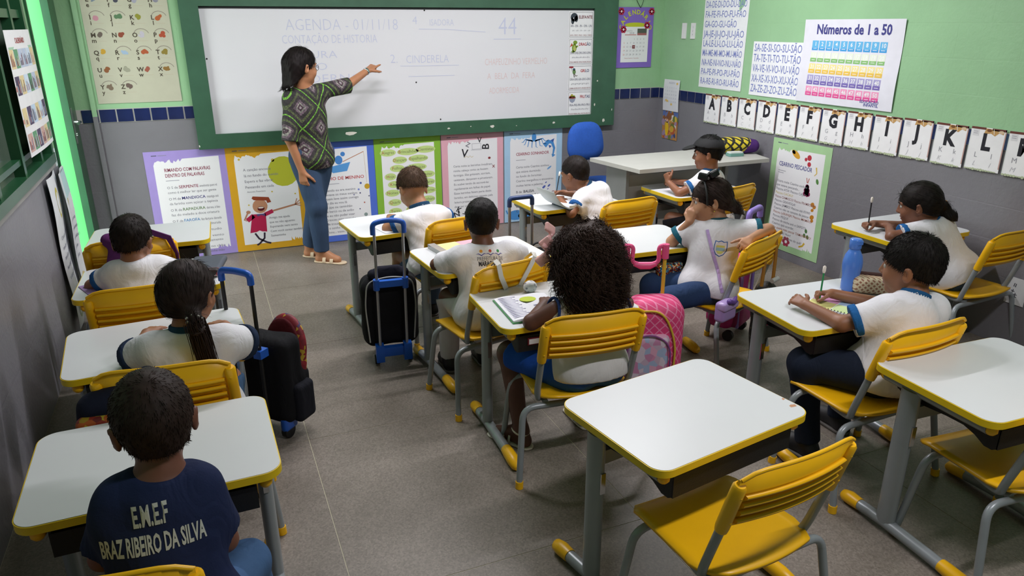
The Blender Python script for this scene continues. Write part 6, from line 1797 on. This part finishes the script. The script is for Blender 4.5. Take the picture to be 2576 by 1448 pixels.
# notebook with raised cover, third column front
t = thing('open_notebook', 'dark open notebook with raised cover on the desk below the blue office chair', 'notebook', (2.10, 3.965, TOP + .001), radians(8))
dk = mat('dark_cover', '2e3c46', .5, .1)
MB().box(-.11, .14, -.09, .10, .0, .006).build('cover', dk, t); MB().box(-.105, .135, -.085, .098, .006, .026).build('page_block', mat('book_paper', 'e6e6ec', .7), t)
rg = [[(-.11 - .10 * q + 0.0, -.09 + .02 * q, .010 + .085 * q * q + .02 * q), (-.11 - .10 * q, .10 + .03 * q, .010 + .085 * q * q + .02 * q), (-.11 - .10 * q, .10 + .03 * q, .016 + .085 * q * q + .02 * q), (-.11 - .10 * q, -.09 + .02 * q, .016 + .085 * q * q + .02 * q)] for q in [k / 8 for k in range(9)]]
MB().loft(rg, 0, True, False).build('raised_cover', mat('pale_cover', 'd8dde2', .5), t)
# left row
flat_sheet('folder', 'mauve sheet at the left end of the second left row desk', 'folder', (-.485, 3.395), 22, .13, .22, '9a7cae', th=.003)
t = thing('flat_case', 'flat dark case with a red and black end on the second left row desk', 'case', (-.065, 3.52, TOP + .001), radians(-12))
soft_part('case_body', [('box', (0, 0, .016), (.075, .12, .015), .012)], mat('slate_vinyl', '4a4e5c', .4, .06), t, .005)
soft_part('case_end', [('box', (.02, -.12, .022), (.06, .02, .018), .012)], speckled('red_black_print', ['6a1420', '1a1418', '2a1a1c', '8a1a28', '1a1418', 'b8a0a0'], 60), t, .005)
# right boy: spiral notebook, bottle, checked case
t = thing('spiral_notebook', 'spiral notebook with yellow, pink, blue and green squares under the right hand boy\'s arm', 'notebook', (2.265, 2.005, TOP + .001), radians(24))
MB().box(-.085, .085, -.105, .105, 0, .008).build('page_block', mat('book_paper', 'e6e6ec', .7), t)
for x0, x1, y0, y1, c in ((-.08, -.002, .002, .1, 'd8d48a'), (.002, .08, .002, .1, 'd89ac4'), (-.08, -.002, -.1, -.002, 'c8dca0'), (.002, .08, -.1, -.002, 'a8c4e4')):
    MB().box(x0, x1, y0, y1, .008, .0086).build('cover_square', ink(c), t)
for k in range(16): MB().tube([(-.088 + .007 * cos(a), -.095 + .0125 * k, .006 + .009 * sin(a)) for a in [2 * pi * j / 8 for j in range(9)]], .0011, 4).build('spiral_ring', mat('dark_wire', '3a3a40', .3, metal=.8), t)
t = thing('water_bottle', 'blue plastic water bottle standing on the right hand boy\'s desk', 'bottle', (2.46, 2.135, TOP + .0005), 0)
bb = mat('blue_bottle_plastic', '4f80d6', .25, .02, 4, spec=.6)
MB().lathe([(.028, 0), (.033, .006), (.034, .03), (.033, .06), (.037, .085), (.040, .11), (.0395, .13), (.034, .155), (.025, .172), (.021, .18), (.021, .186)], 28).build('bottle_body', bb, t)
MB().lathe([(.0225, .184), (.0245, .187), (.0245, .222), (.022, .226), (.004, .2265)], 24).build('cap', bb, t)
MB().box(-.012, .012, -.027, -.02, .205, .222).build('cap_tab', bb, t)
t = thing('pencil_case', 'brown and white checked pencil case on the right hand boy\'s desk', 'case', (2.53, 2.06, TOP + .001), radians(-42))
soft_part('case_body', [('box', (0, 0, .036), (.095, .040, .036), .022)], lattice('checked_cloth', '9a6a52', 'd8c8a8', 48, .22), t, .005, fold(2, .002))
soft_part('zip_flap', [('rc', (-.06, .02, .072), (.06, .02, .072), .012, .012)], cloth('4a3430'), t, .005)
# teacher's table
t = thing('pencil_case', 'yellow and black striped pencil case with purple end on the teacher table', 'case', (3.70, 4.42, .7435), radians(-20))
yb = lattice('yellow_black_stripe', 'd0bc2a', '1c1a14', 16, .16)
soft_part('case_body', [('rc', (-.10, .0, .062), (.06, 0, .062), .060, .058)], yb, t, .006, fold(2, .004))
soft_part('case_end', [('rc', (.07, 0, .058), (.12, 0, .055), .058, .050)], cloth('4a2a6a', 'nylon'), t, .006, fold(3, .004))
t = thing('soap_dish', 'small teal and white box before the striped pencil case on the teacher table', 'box', (3.62, 4.34, .7435), radians(-10))
MB().prism(rrect(.12, .07, .015), 0, .022).build('box_body', mat('teal_plastic', '6a9a90', .4), t); MB().prism(rrect(.11, .06, .012), .022, .03).build('box_lid', mat('white_plastic', 'd8dcd8', .4), t)
# in the book trays
t = thing('exercise_book', 'maroon book in the tray under the curly-haired girl\'s desk', 'book', (1.14, 2.37, .512), radians(-2))
MB().box(-.10, .10, -.06, .12, 0, .028).build('cover', mat('maroon_cover', '6a1628', .5), t); MB().box(-.095, .095, -.062, .115, .004, .024).build('page_block', mat('book_paper', 'e6e6ec', .7), t)
t = thing('sequin_pouch', 'glittering sequin pouch hanging under the headband girl\'s desk', 'pouch', (2.10, 2.93, 0), radians(0))
soft_part('pouch_body', [('box', (0, 0, .47), (.075, .022, .055), .02)], speckled('sequins', ['8a2a1a', 'c8a04a', '2a6a8a', 'd8d0c0', '3a3a44', 'a84a2a', '2a8aa8', '5a1a1a'], 150, .2, .5), t, .005, fold(3, .004))
t = thing('pouch', 'lilac pouch with pink end under the right hand boy\'s desk', 'pouch', (2.27, 1.93, 0), radians(10))
soft_part('pouch_body', [('rc', (-.05, 0, .485), (.10, .02, .495), .020, .022)], cloth('a87cc0', 'nylon'), t, .005, fold(5, .003))
soft_part('pouch_end', [('rc', (-.085, -.005, .48), (-.06, 0, .484), .014, .018)], cloth('d88aa8', 'nylon'), t, .005)
t = thing('folder', 'red and yellow folder in the tray of the empty desk at the right edge', 'folder', (2.27, 1.27, .512), 0)
MB().box(-.05, .12, -.06, .12, 0, .02).build('cover', mat('red_cover', 'a01a30', .5), t); MB().box(-.07, -.05, -.06, .1, 0, .02).build('spine', mat('yellow_cover', 'd8c83a', .5), t)
